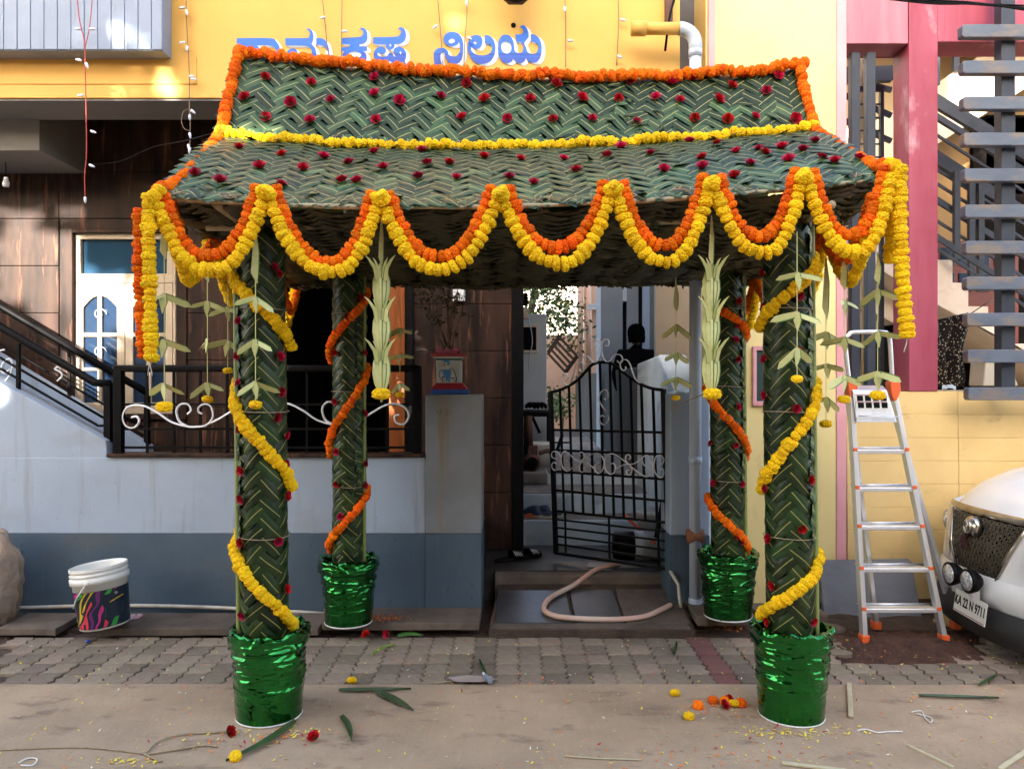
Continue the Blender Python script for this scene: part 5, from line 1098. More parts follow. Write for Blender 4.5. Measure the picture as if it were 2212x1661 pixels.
def plume(x, y0, y1, yf, Y, label):
    top = P(x,y0,Y); t = thing('leaf_plume', top, label, 'pendant', 'tall tender-leaf plumes')
    link('stem', blade, t, Matrix.Translation(top)@Matrix.Diagonal((.7,1,(top.z-P(x,560,Y).z)*1.2,1)))
    for k in range(3):
        yy = 568+(y1-568)*k/3; ln = (P(x,yy,Y).z-P(x,y1+5,Y).z)/(3-k)*1.28
        for s, mul in ((-1,1),(1,1),(-.35,1.02),(.35,.98)):
            pts = []; n = 7
            for i in range(n):
                q = i/(n-1); pts.append((s*(.022*math.sin(math.pi*min(1,q*1.1))+.002), -.012*math.sin(math.pi*q)*(1.3-abs(s)), -ln*mul*q))
            w = [.012,.026,.031,.031,.027,.018,.006]
            link('leaf', strip(pts, (s*.5,-1,0), w, TM, 'leaf'), t, Matrix.Translation(P(x,yy,Y)))
        for s in (-1,1,-.6,.6):                 # curled-out tips at the head of each tier
            pts = [(s*.016,-.014,-.05),(s*.024,-.022,0),(s*.046,-.03,.034),(s*.062,-.034,.05)]
            link('curled_tip', strip(pts, (s*.3,-1,.3), [.016,.018,.010,.002], TM, 'curled_tip'), t, Matrix.Translation(P(x,yy+12,Y))@Matrix.Scale(1 if abs(s)==1 else .8,4))
    link('marigold', MY[1], t, Matrix.Translation(P(x,yf,Y)+Vector((0,-.01,0)))@Matrix.Scale(1.28,4))
plume(824,470,835,850,3.12,'tall pale leaf plume with a marigold, left of the planter')
plume(1537,465,832,850,3.12,'tall pale leaf plume with a marigold, before the back right post')
# twine tying the right back post to the gate pier
MB().tube(crom([P(1462,872,4.8),P(1450,885,4.78),P(1478,868,4.7),P(1530,848,4.42)],6), .0035, 5).build('twine', m_twine, label='brown twine tying the gate pier to the back right post', cat='twine')
# ---------------------------------------------------------------- stepladder
ld = thing('stepladder', P(1950,1385,4.45), 'aluminium stepladder with orange joints standing at the ochre plinth', 'ladder')
tl, trr = P(1836,838,4.50), P(1928,842,4.50)
fl_, fr_ = Vector((P(1866,1385,4.39).x,4.39,.0)), Vector((P(2038,1386,4.39).x,4.39,.0))
rl_, rr2 = Vector((P(1892,1358,4.60).x,4.60,.01)), Vector((P(2063,1359,4.60).x,4.60,.01))
for a, c in ((tl,fl_),(trr,fr_)): MB().bar(a, c+Vector((0,0,.02)), .028, .05, up=(0,1,0)).build('front_rail', m_alu, ld, bevel=.003)
for a, c in ((tl+Vector((.012,.05,-.06)),rl_),(trr+Vector((.015,.05,-.06)),rr2)): MB().bar(a, c+Vector((0,0,.03)), .026, .04, up=(0,1,0)).build('rear_leg', m_alu, ld, bevel=.003)
for c in (fl_,fr_,rl_,rr2): MB().box((c.x-.022,c.y-.03,c.z),(c.x+.022,c.y+.03,c.z+.045)).build('foot', m_orangep, ld, bevel=.005)
MB().tube(crom([tl,P(1826,742,4.5),P(1834,722,4.5),P(1848,717,4.5),P(1905,717,4.5),P(1917,722,4.5),P(1923,742,4.5),trr],6), .0125, 10).build('hoop', m_alu, ld)
for c, s in ((tl,-1),(trr,1)): MB().prism([c+Vector((-.028,-.03,.05)),c+Vector((.03,-.03,.055)),c+Vector((.036,-.03,-.0)),c+Vector((.006,-.03,-.085)),c+Vector((-.02,-.03,-.03))], (0,.07,0)).build('hinge', m_orangep, ld, bevel=.006)
def rail_at(a, c, y):
    t = (y-(CY-F*(a.z-CAMZ)/a.y))/((CY-F*(c.z-CAMZ)/c.y)-(CY-F*(a.z-CAMZ)/a.y)); return a.lerp(c, t)
for y in (975,1057,1140,1230,1316):
    a, c = rail_at(tl,fl_,y), rail_at(trr,fr_,y); st = MB().box((a.x+.01,a.y-.02,a.z-.018),(c.x-.01,a.y+.07,a.z+.006)).build('step', m_alu, ld, bevel=.003)
    for q in (a.x,c.x): MB().box((q-.012,a.y-.032,a.z-.002),(q+.012,a.y-.018,a.z+.018)).build('cap', m_orangep, st, bevel=.003)
    MB().tube([(a.x,a.y+.06,a.z+.012),(c.x,a.y+.06,a.z+.012)], .006, 6).build('rod', m_alu, st)
pf = MB().prism([P(1841,843,4.46),P(1916,843,4.46),P(1938,912,4.44),P(1850,912,4.44)], (0,.05,.03)).build('platform', m_alu, ld, bevel=.003)
lab = MB().prism([P(1846,850,4.455),P(1914,850,4.455),P(1922,884,4.443),P(1850,884,4.443)], (0,.002,0)).build('sticker', m_bucket, pf)
for r in range(2):
    for k in range(4): MB().prism([P(1851+k*17+r*2,854+r*15,4.451-.006*r),P(1864+k*17+r*2,854+r*15,4.451-.006*r),P(1865+k*17+r*2,866+r*15,4.449-.006*r),P(1852+k*17+r*2,866+r*15,4.449-.006*r)], (0,.001,0)).build('pictogram', m_black, pf)
    MB().prism([P(1848+r*2,852+r*15.5,4.452-.006*r),P(1913+r*3,852+r*15.5,4.452-.006*r),P(1913+r*3,853+r*15.5,4.452-.006*r),P(1848+r*2,853+r*15.5,4.452-.006*r)], (0,.001,0)).build('red_line', m_rose, pf)
MB().tube([P(1855,898,4.41),P(1945,900,4.41)], .004, 6).build('brace', m_alu, ld)
# ---------------------------------------------------------------- paint bucket on the slab
pbk = thing('paint_bucket', P(225,1362,4.42), 'white paint bucket with a colourful striped label, tilted on a slab', 'bucket')
bz = .062; bc = Vector((P((230+775/4.886)*.576,0,4.44).x, 4.46, bz)); tiltM = Matrix.Translation(bc+Vector((.0,0,.0)))@Matrix.Rotation(R(-6.5),4,'Y')@Matrix.Translation((0,0,.015))
r0, r1, hh = .132, .150, .350
rad = lambda z: r0+(r1-r0)*min(1,max(0,z/hh))
MB().lathe([(.0,.012),(r0-.006,.0),(r0,.004),(rad(.26),.26),(rad(.26)+.010,.262),(rad(.28)+.010,.292),(rad(.29)+.002,.296),(rad(.3)+.002,.306),(rad(.31)+.006,.309),(rad(.31)+.006,.316),(rad(.32),.320),(rad(.33),.330),(rad(.34)+.004,.334),(rad(.34)+.004,.342),(rad(.35),.346),(rad(.35)+.003,.350),(rad(.35)-.003,.352),(rad(.34)-.006,.340),(r0-.006,.012),(0,.012)], (0,0,0), 48, M=tiltM).build('body', m_bucket, pbk)
lb = MB(); lb.grid(lambda u,v: tiltM@Vector(((rad(.012+.212*v)+.0012)*math.cos(2*math.pi*u),(rad(.012+.212*v)+.0012)*math.sin(2*math.pi*u),.012+.212*v)), 48, 1)
lbo = lb.build('label', mat('navy label',(.006,.016,.030),rough=.35), pbk)
def bk(zx, zy, d=.0022):
    a = R(6.5); X = (zx-775)*.1179*4.42/F; Z = -(zy-1440)*.1179*4.42/F
    xl = X*math.cos(a)+Z*math.sin(a); zl = -X*math.sin(a)+Z*math.cos(a); zl = max(.013,min(.223,zl+.004)); rr = rad(zl)+d
    s = max(-.985,min(.985,xl/rr)); return tiltM@Vector((rr*s, -rr*math.sqrt(1-s*s), zl))
cY, cR, cM, cP, cG = [mat(n_, c_, rough=.35) for n_, c_ in (('label yellow',(.55,.36,.03)),('label red',(.62,.04,.07)),('label magenta',(.50,.025,.20)),('label purple',(.14,.02,.13)),('label green',(.03,.28,.04)))]
SH = [(cY,[(670,740),(820,715),(740,830),(680,930),(640,1060),(580,1130),(620,1000),(700,860),(760,745),(690,760),(600,900),(575,1010),(560,1130),(610,1160),(545,1290),(470,1365),(515,1220),(530,1000),(570,880)]),
      (cR,[(765,900),(780,960),(730,1050),(680,1150),(700,1260),(705,1380),(690,1510),(640,1510),(655,1400),(640,1310),(610,1330),(605,1420),(600,1510),(565,1510),(560,1400),(490,1470),(520,1380),(600,1280),(640,1180),(690,1050)]),
      (cP,[(850,715),(940,690),(900,780),(905,880),(870,980),(790,1080),(770,1170),(805,1270),(790,1380),(760,1490),(720,1490),(740,1380),(755,1280),(720,1190),(740,1110),(810,1020),(850,930),(835,820)]),
      (cM,[(940,975),(960,1060),(920,1160),(910,1270),(860,1370),(840,1480),(810,1480),(830,1370),(880,1260),(875,1150),(905,1040)]),
      (cM,[(430,790),(515,765),(480,840),(405,900),(390,850)]),(cG,[(520,790),(610,765),(570,850),(450,930),(420,1010),(408,950)]),(cG,[(1010,640),(1070,625),(1040,770),(960,800),(1000,720)]),
      (cR,[(975,1240),(1020,1300),(985,1400),(960,1450),(925,1450),(955,1370)]),(cG,[(1090,1240),(1140,1215),(1110,1370),(1045,1405)]),(cM,[(1095,590),(1120,585),(1105,700),(1080,740)]),(cP,[(465,1075),(485,1110),(455,1220),(435,1130)]),
      (cY,[(330,1320),(480,1350),(480,1400),(350,1385)]),(cY,[(1035,935),(1150,850),(1155,870),(1040,948)])]
for m_, poly in SH: link('label_stripe', filled([[(x,-y) for x,y in poly]], lambda x,y: bk(x,-y), 'label_stripe', m_), lbo)
for k in range(9): a, c = (980,1050+k*18+ (12 if k>4 else 0)), (1165,985+k*18+(12 if k>4 else 0)); MB().add([bk(a[0],a[1],.0024),bk(c[0],c[1],.0024),bk(c[0],c[1]+3,.0024),bk(a[0],a[1]+3,.0024)], [(3,2,1,0)]).build('small_print', mat('print grey',(.30,.32,.36),rough=.5) if k==0 else bpy.data.materials['print grey'], lbo)
def bktext(s, cx, cy, size, rot, m=m_bucket):
    me = textmesh(s, size, 'lettering', m, .6 if size > 40 else .3)
    for v in me.vertices:
        x = v.co.x*math.cos(rot)-v.co.y*math.sin(rot); y = v.co.x*math.sin(rot)+v.co.y*math.cos(rot); v.co = bk(cx+x, cy-y, .0026)
    link('lettering', me, lbo)
bktext('GO', 312, 1110, 82, R(-14)); bktext('PRIMER', 400, 1290, 34, R(-10)); bktext('0', 1100, 795, 60, R(12))
link('emblem', filled([[(212,-770),(250,-830),(290,-940),(280,-1010),(255,-1000),(225,-880)]], lambda x,y: bk(x,-y,.0026), 'emblem', m_bucket), lbo)
hk = [tiltM@Vector((.012,-rad(.28)-.012,.277)), tiltM@Vector((-.05,-rad(.2)-.012,.21)), tiltM@Vector((-.115,-rad(.15)*.70,.135))]
MB().tube(crom(hk,5), .0035, 6).build('handle', m_white, pbk); MB().lathe([(.0,-.005),(.012,-.005),(.012,.005),(0,.005)], hk[0], 12, M=Matrix.Rotation(R(90),4,'X')).build('handle_boss', m_bucket, pbk)
MB().lathe([(.0,-.006),(.012,-.004),(.012,.008),(.0,.01)], Vector((P(190,0,4.36).x,4.36,.012)), 10).build('blue_cap', mat('blue cap',(.01,.05,.30),rough=.4), label='small blue bottle cap in the dirt below the paint bucket', cat='cap')
MB().grid(lambda u,v: Vector((P(276+28*u,0,4.66).x, 4.62+.1*v, .06+.012*noise.noise(Vector((u*5,v*3,1))))), 10, 5).build('wrapper', mat('coloured wrapper',(.55,.08,.12),(.6,.6,.62),30,rough=.4), label='crumpled pink and white wrapper behind the paint bucket', cat='wrapper')
# rough boulder at the left edge
def rock(u, v):
    a = 2*math.pi*u; t = math.pi*v; d = Vector((math.sin(t)*math.cos(a), math.sin(t)*math.sin(a), math.cos(t))); k = 1+.22*noise.fractal(d*1.7+Vector((3,1,0)),1,2,5)
    return Vector((P(-30,0,4.6).x+.20*d.x*k, 4.60+.13*d.y*k, .30+.34*d.z*k-.02))
MB().grid(rock, 48, 36).build('boulder', mat('tan rock',(.40,.29,.21),(.27,.20,.15),4,rough=.95,bump=.8,bscale=22,bdist=.02,spots=[((.20,.18,.17),5,S1,.55,.7,.6)]), label='rough tan boulder leaning on the wall at the left edge', cat='boulder')
# broken grey slab leaning by the ladder
sl = MB().prism([P(1770,1215,5.15),P(1970,1212,5.15),P(1985,1300,5.0),P(1998,1352,4.9),P(1960,1372,4.86),P(1900,1376,4.86),P(1835,1362,4.88),P(1785,1382,4.86)], (.0,.05,.01)).build('leaning_slab', mat('grey slate slab',(.17,.175,.19),(.12,.125,.14),3,rough=.75,bump=.35,bscale=18,bdist=.006,spots=[((.05,.05,.05),3.5,(3,1,1),.68,.72,.7)]), label='broken grey stone slab leaning behind the stepladder', cat='slab', bevel=.006)
def stone(x, y, s, label, m=m_slab, z=0.0):
    c = Vector((P(x,0,y).x, y, z))
    MB().grid(lambda u,v: c+Vector((s*1.3*math.sin(math.pi*v)*math.cos(2*math.pi*u), s*math.sin(math.pi*v)*math.sin(2*math.pi*u), s*.45*math.cos(math.pi*v)))*(1+.3*noise.noise(Vector((u*3+x,v*3,y)))), 14, 9).build('stone', m, label=label, cat='stone')
stone(1790, 4.62, .07, 'flat dark stone between the front right tub and the leaning slab'); stone(2060, 4.75, .10, 'larger tan stone in front of the ladder feet', m_step, .0); stone(2105, 4.72, .06, 'smaller stone under the car bumper', m_slab)
# ---------------------------------------------------------------- painted planter on the pier
pt_ = thing('tulsi_planter', P(970,852,4.95), 'small painted planter with scalloped pink rim on the stained pier', 'planter')
pY = 4.80; pzx = lambda x, y: ((1560+x/5.537)*.576, (1250+y/5.537)*.576)
def pbox(xa, xc, ya, yc, mi_, nm, inset=0, depth=None, bevel=.004):
    (a,t1),(c,t0) = pzx(xa,ya), pzx(xc,yc); p, q = P(a,t1,pY), P(c,t0,pY); w = q.x-p.x; cx_ = (p.x+q.x)/2; cy_ = pY+.145
    return MB().box((cx_-w/2,cy_-w/2,q.z),(cx_+w/2,cy_+w/2,p.z)).build(nm, mi_, pt_, bevel=bevel)
m_pblue = mat('planter blue',(.012,.06,.26),(.02,.09,.32),20,rough=.45); m_pred = mat('planter red',(.34,.018,.03),(.28,.02,.03),12,rough=.5); m_ppink = mat('planter pink',(.52,.13,.22),(.46,.10,.18),12,rough=.5); m_pgrey = mat('planter white',(.50,.53,.52),(.40,.42,.41),10,rough=.6); m_pgreen = mat('planter green',(.015,.05,.035),rough=.5); m_figb = mat('figure blue',(.02,.12,.32),(.05,.22,.42),50,rough=.45)
def frus(xa, xc, ya, xb, xd, yb, m_, nm):
    (a,t1),(c,_),(e_,t0),(g_,_) = pzx(xa,ya), pzx(xc,ya), pzx(xb,yb), pzx(xd,yb)
    A, C, E, G_ = P(a,t1,pY), P(c,t1,pY), P(e_,t0,pY), P(g_,t0,pY); cx_ = (A.x+C.x)/2; cy_ = pY+.155; wt = (C.x-A.x)/2; wb = (G_.x-E.x)/2
    vs = [(cx_-wb,cy_-wb,E.z),(cx_+wb,cy_-wb,E.z),(cx_+wb,cy_+wb,E.z),(cx_-wb,cy_+wb,E.z),(cx_-wt,cy_-wt,A.z),(cx_+wt,cy_-wt,A.z),(cx_+wt,cy_+wt,A.z),(cx_-wt,cy_+wt,A.z)]
    return MB().add(vs, [(0,3,2,1),(4,5,6,7),(0,1,5,4),(1,2,6,5),(2,3,7,6),(3,0,4,7)]).build(nm, m_, pt_, bevel=.003)
frus(300,1070,1160,290,1080,1262,m_pblue,'base'); frus(400,940,1025,300,1070,1158,m_pred,'base_slope'); frus(395,915,545,400,920,1024,m_pgrey,'body'); frus(355,930,515,372,920,543,m_pgreen,'neck'); frus(310,965,470,365,925,514,m_pgrey,'flare'); frus(290,980,402,300,975,469,m_pred,'cornice'); frus(370,890,396,370,890,401,m_pblue,'cornice_top')
(rx0,ry0),(rx1,ry1) = pzx(370,398), pzx(890,285); hw = (P(rx1,0,pY).x-P(rx0,0,pY).x)/2; pcx = (P(rx1,0,pY).x+P(rx0,0,pY).x)/2; pcy = pY+.155; zb_ = P(0,ry0,pY).z; zt_ = P(0,ry1,pY).z
for s in range(4):
    prof = [(-1,0)]+[(-1+2*i/24, .32+.68*abs(math.cos(math.pi*1.0*(-1+2*i/24)*1.5+0))**1.2) for i in range(25)]+[(1,0)]
    Mr = Matrix.Translation((pcx,pcy,0))@Matrix.Rotation(s*math.pi/2,4,'Z')
    MB().prism([Mr@Vector((q*(hw-.001*s%2*.0),-hw,zb_+h_*(zt_-zb_))) for q,h_ in prof], Mr.to_3x3()@Vector((0,.012,0))).build('scalloped_rim', m_ppink, pt_)
# relief: standing flute player in blue with a white cow
def pp(x, y, d): a, t = pzx(x,y); v = P(a,t,pY); hwid = (P(*pzx(915,545),pY).x-P(*pzx(395,545),pY).x)/2; return Vector((v.x, pcy-hwid-d, v.z))
rel = []
def relief(poly, m_, d, nm):
    me = filled([[(x,-y) for x,y in poly]], lambda x,y: Vector((x,y,0)), 't', m_); mb = MB(); off = d
    vs = [pp(v.co.x,-v.co.y,off) for v in me.vertices]; fs = [tuple(p.vertices) for p in me.polygons]; bpy.data.meshes.remove(me)
    o = MB().add(vs, fs).build(nm, m_, pt_); k = o.modifiers.new('s','SOLIDIFY'); k.thickness = .006; k.offset = 0; return o
relief([(450,830),(475,770),(540,752),(640,760),(720,715),(770,740),(800,830),(830,930),(825,1010),(790,1000),(770,940),(700,930),(560,900),(525,950),(545,990),(510,1005),(480,930),(455,880)], m_pblack if False else m_black, .003, 'cow_outline')
relief([(462,830),(485,782),(540,765),(640,770),(720,728),(760,750),(785,830),(810,920),(812,990),(795,985),(775,925),(700,915),(555,885),(510,920),(530,985),(515,990),(490,925),(468,875)], m_pgrey, .006, 'cow_body')
relief([(705,830),(740,810),(765,845),(810,890),(790,915),(740,890),(700,905)], m_pgrey, .010, 'cow_head')
relief([(555,745),(690,730),(705,820),(690,900),(660,920),(690,970),(690,1000),(655,1000),(640,940),(625,1000),(600,995),(610,930),(560,890),(545,820)], m_figb, .014, 'robe')
relief([(560,740),(510,700),(520,685),(580,690),(590,650),(650,640),(690,680),(690,735),(620,745)], m_pgrey, .016, 'torso')
relief([(560,570),(590,540),(640,540),(675,575),(675,640),(640,650),(590,640)], m_figb, .018, 'crown')
relief([(585,600),(620,595),(635,620),(615,645),(590,635)], m_pgrey, .020, 'face')
MB().tube([pp(440,672,.022), pp(610,645,.022)], .003, 6).build('flute', mat('flute gold',(.42,.33,.12),rough=.5), pt_)
MB().lathe([(.0,0),(.09,0)], (pcx,pcy,zb_+.01), 16, caps=False).build('soil', m_soil, pt_)
# the bush in the planter
bsh = thing('tulsi_bush', (pcx,pcy,zb_), 'sparse leafy bush growing from the painted planter', 'plant')
random.seed(61); mb = MB(); lf = MB(); base_ = Vector((pcx,pcy,zb_))
def leafq(lf, p, s, mi=0):
    d = Vector((rn(-1,1),rn(-1,1),rn(-.8,.6))).normalized(); n = d.orthogonal().normalized(); n = Matrix.Rotation(rn(0,6),3,d)@n; w = d.cross(n)
    lf.add([p, p+d*s*.5+w*s*.26, p+d*s, p+d*s*.5-w*s*.26], [(0,1,2,3)], mi)
for k in range(11):
    tip = base_+Vector((rn(-.16,.24), rn(-.12,.12), rn(.34,.75))); mid = base_.lerp(tip,.5)+Vector((rn(-.05,.05),rn(-.04,.04),0)); pts = crom([base_+Vector((rn(-.02,.02),rn(-.02,.02),0)),base_.lerp(mid,.5),mid,tip],5)
    mb.tube(pts, [.011*(1-.8*i/len(pts)) if k < 2 else .005*(1-.7*i/len(pts)) for i in range(len(pts))], 5)
    for q in range(5):
        a = pts[random.randrange(len(pts)//2,len(pts))]; e_ = a+Vector((rn(-.14,.14),rn(-.1,.1),rn(-.03,.14))); mb.tube([a,a.lerp(e_,.6)+Vector((0,0,.015)),e_], .0018, 4)
        for z in range(6): leafq(lf, a.lerp(e_, rn(.4,1.05))+Vector((rn(-.012,.012),rn(-.012,.012),rn(-.012,.012))), rn(.022,.042), random.choice((0,0,1)))
m_bushl = mat('bush leaf',(.030,.050,.018),rough=.6); m_bushl2 = mat('dull bush leaf',(.055,.060,.028),rough=.6)
mb.build('stems', mat('bush stem',(.16,.11,.075),(.10,.07,.05),12,rough=.8), bsh); lf.build('leaves', [m_bushl, m_bushl2], bsh)
# white switch plate on the granite
sw = thing('switch_box', P(991,650,YF), 'white electric switch box on the granite wall above the planter', 'switch')
MB().box((P(979,0,YF).x,YF-.045,P(0,651,YF).z),(P(1005,0,YF).x,YF-.003,P(0,626,YF).z)).build('box', m_white, sw, bevel=.004); MB().box((P(986,0,YF).x,YF-.052,P(0,646,YF).z),(P(997,0,YF).x,YF-.0455,P(0,632,YF).z)).build('switch', m_bucket, sw, bevel=.002)
# pale lamp bulb hanging at the left, lantern at the top, pipe and cable on the yellow wall
blb = thing('bulb_holder', P(13,395,YF-.3), 'small white bulb holder hanging at the far left', 'lamp')
MB().lathe([(.0,-.03),(.02,-.028),(.024,0),(.016,.02),(.014,.04),(.0,.042)], P(13,395,YF-.3), 14).build('holder', m_white, blb); MB().tube([P(13,385,YF-.3), P(12,330,YF-.3)], .003, 4).build('flex', m_black, blb)
ln_ = thing('wall_lantern', P(1115,-30,4.8), 'black lantern at the top edge of the yellow wall', 'lantern'); c = P(1114,-14,4.78)
MB().lathe([(.0,-.058),(.02,-.055),(.085,-.035),(.085,-.02),(.07,-.015)], c, 6, smooth=False).build('base', m_black, ln_); MB().lathe([(.065,-.015),(.08,.16)], c, 6, smooth=False).build('glass', m_glass, ln_); MB().lathe([(.1,.16),(.03,.24),(.0,.26)], c, 6, smooth=False).build('cap', m_black, ln_); MB().bar(c+Vector((0,0,.2)), c+Vector((0,.17,.25)), .02,.02).build('bracket', m_black, ln_)
MB().tube(crom([P(1462,-20,4.80),P(1448,30,4.80),P(1441,75,4.80),P(1437,110,4.86)],6), .008, 6).build('black_cable', m_black, label='black cable hanging beside the yellow pipe outlet', cat='cable')
MB().lathe([(.0,-.004),(.016,-.004),(.016,.004),(0,.004)], P(1109,55,YA-.002), 12, M=Matrix.Rotation(R(90),4,'X')).build('wall_hole', m_dark, label='small dark pipe hole in the yellow wall above the lettering', cat='hole')
MB().tube(crom([P(200,355,5.1),P(260,348,5.1),P(330,318,4.6),P(395,305,4.1),P(470,285,3.9)],6), .003, 4).build('thin_wire', m_black, label='thin dark wire running to the left corner of the roof', cat='wire')
# rusty bracket behind the pipe
MB().box((P(1437,0,4.92).x,4.90,P(0,62,4.92).z),(P(1452,0,4.92).x,4.945,4.6)).build('rusty_bracket', m_rust, label='rusty flat bracket beside the pipe elbow', cat='bracket')
# ---------------------------------------------------------------- strings of small lights
m_red = mat('red wire',(.45,.03,.02),rough=.5); m_gw = mat('brown wire',(.20,.13,.08),rough=.6); m_led = mat('led bulb',(.72,.72,.80),rough=.25)
def led(pts, bulbs, m_, Y, label, branch=None):
    t = thing('light_string', P(*pts[0],Y), label, 'light string', 'strings of little lights'); pp_ = crom([P(x,y,Y) for x,y in pts],6)
    MB().tube(pp_, .0032, 5).build('wire', m_, t)
    for b_ in (branch or []): MB().tube(crom([P(x,y,Y) for x,y in b_],6), .0026, 4).build('wire', m_, t)
    for (x,y,a) in bulbs:
        M = Matrix.Rotation(R(a),4,'Y'); MB().lathe([(.003,-.012),(.008,-.008),(.009,.006),(.007,.018),(.004,.026),(.0,.028)], P(x,y,Y-.012), 8, M=M).build('bulb', m_led, t)
Y1, Y2 = 4.72, 4.92
led([(166,-10),(172,45),(183,95),(184,150),(186,240),(187,330),(183,380),(184,425)], [(172,130,-80),(187,139,160),(176,206,-95),(199,284,110),(196,357,115),(184,429,178),(170,63,-90),(197,63,90)], m_red, Y1, 'red string of little lights before the grey balcony front', [[(200,-10),(193,60),(183,105)]])
led([(403,-10),(402,30),(406,100),(409,165),(409,230),(411,262),(410,320)], [(396,17,-95),(403,25,170),(396,92,-95),(404,103,180),(412,165,90),(416,171,100),(415,240,130),(410,251,180),(410,290,170),(407,315,170),(410,322,190)], m_gw, Y2, 'light string left of the lettering with a small loop', [[(409,235),(396,242),(392,262),(398,278),(409,282)]])
for k,(pts, bl, nm) in enumerate((([(695,-10),(700,30),(706,95),(708,130)],[(699,38,-110),(706,114,170)],'crossing the second letter'),([(739,-10),(738,60),(737,130)],[(742,68,90)],'between the first two words'),([(945,-10),(949,40),(954,100),(957,145)],[(942,57,-130),(955,122,170)],'crossing the third word on its left'),([(1009,-10),(1008,40),(1004,90),(1002,145)],[(1008,5,180),(1012,82,120)],'crossing the letters before the last'),([(1220,-10),(1222,50),(1222,145)],[(1220,18,180),(1230,88,95)],'on the plain wall right of the lettering'),([(1336,-10),(1336,60),(1332,142)],[(1344,43,105),(1337,122,120)],'nearest the yellow pipe outlet'))):
    led(pts, bl, m_gw, Y2, 'thin light string '+nm)
# ---------------------------------------------------------------- parked car
car = thing('parked_car', (4.6, 4.33, 0), 'white car with mesh grille and two round driving lamps at the right edge', 'car')
m_carw = mat('white car paint',(.88,.89,.90),(.84,.85,.86),5,rough=.25,coat=.6); m_chrome = mat('worn chrome',(.55,.53,.48),(.35,.30,.24),9,rough=.22,metal=1); m_bump = mat('black bumper plastic',(.02,.02,.021),(.028,.027,.026),20,rough=.55,bump=.2,bscale=80)
yc = 4.33; hwd = .80
def front_x(y, z):                          # plan curve of the nose
    s = (y-yc)/hwd; return 2.62+.30*abs(s)**3.2+.10*s*s + (.06*max(0,(z-.55))/.25)
SECX = [(0.0,.745),(.06,.82),(.16,.90),(.34,.98),(.70,1.05),(1.30,1.12)]
def hood(u, v):
    s = -1+2*u; y = yc+s*hwd*.97; X = 1.30*v; z = None
    for (a,za),(c,zc2) in zip(SECX, SECX[1:]):
        if a <= X <= c+1e-6: t = (X-a)/(c-a); z = za+(zc2-za)*t; break
    return Vector((front_x(y,.72)+.02+X, y, z-.13*abs(s)**3-.02*s*s+.012*math.cos(s*math.pi*2)*min(1,v*3)*.6))
MB().grid(hood, 40, 30).build('bonnet', m_carw, car)
def nose(z0, z1, m_, nm, out=0.0, ya=-1, yb=1, nv=6, prof=0.0):
    return MB().grid(lambda u,v: Vector((front_x(yc+(ya+(yb-ya)*u)*hwd, z0+(z1-z0)*v)-out-prof*math.sin(math.pi*v), yc+(ya+(yb-ya)*u)*hwd, z0+(z1-z0)*v)), 48, nv).build(nm, m_, car)
nose(.255,.42,m_carw,'bumper_skin',.02,prof=.02)
nose(.405,.74,m_carw,'nose_panel_far',.0,.42,1); nose(.405,.74,m_carw,'nose_panel_near',.0,-1,-.42)
nose(.08,.262,m_bump,'lower_bumper',.035,prof=.03)
nose(.40,.74,m_dark,'grille_backing',-.05,-.47,.47)
# grille mesh: woven strips, cut to the trapezium opening
gl = MB(); gy0, gy1, gz0, gz1 = -.40, .40, .395, .715
gm = [MB(), MB()]
for k in range(24):
    z = gz0+(gz1-gz0)*k/23; half = .17+.16*(z-gz0)/(gz1-gz0); pts = []
    for i in range(41):
        y = yc-half+2*half*i/40; pts.append(Vector((front_x(y,z)-.004+.005*math.sin(i*math.pi/1.0+k*math.pi), y, z+.0035*math.sin(i*math.pi*.5+k*math.pi))))
    gl.tube(pts, .0045, 4)
for i in range(45):
    yy = -.33+.66*i/44; zlo = gz0 if abs(yy) < .17 else gz0+(abs(yy)-.17)/.16*(gz1-gz0); pts = []
    for k in range(13): z = zlo+(gz1-zlo)*k/12; pts.append(Vector((front_x(yc+yy,z)-.006+.004*math.sin(k*2.2+i*math.pi), yc+yy, z)))
    gl.tube(pts, .0035, 4)
gr_ = gl.build('grille_mesh', mat('bronze mesh',(.17,.15,.12),(.11,.10,.08),30,rough=.35,metal=.8), car); gr_['kind'] = 'stuff'
for s in (-1,1):
    MB().prism([Vector((front_x(yc+s*a,z)-.008,yc+s*a,z)) for a,z in ((.172,.39),(.20,.385),(.50,.39),(.50,.73),(.332,.73))], (-.012,0,0)).build('cheek_panel', m_carw, car)
    MB().tube([Vector((front_x(yc+s*a,z)-.016,yc+s*a,z)) for a,z in ((.176,.39),(.255,.55),(.336,.725))], .009, 6).build('grille_trim', m_chrome, car)
nose(.728,.768,m_chrome,'bonnet_trim',.012,-.62,.52,4,.010)
ec = Vector((front_x(yc,.62)-.03, yc+.02, .665)); Me = Matrix.Rotation(R(-90),4,'Y')
MB().lathe([(.0,-.03),(.058,-.03),(.062,.0),(.055,.018),(.0,.024)], ec, 28, M=Me).build('badge', m_chrome, car)
MB().tube([ec+Vector((-.028,.03*math.cos(t),.036*math.sin(t))) for t in [q*.35 for q in range(19)]], .007, 6).build('emblem_ring', m_chrome, car)
MB().tube([ec+Vector((-.028,-.0,-.05)), ec+Vector((-.03,.0,.04))], .008, 6).build('emblem_bar', m_chrome, car)
MB().tube(crom([ec+Vector((-.025,.02,-.05)),ec+Vector((-.03,.03,-.09)),ec+Vector((-.02,.02,-.13))],4), .018, 7).build('tassel', mat('dark tassel',(.03,.008,.008),rough=.95), car)
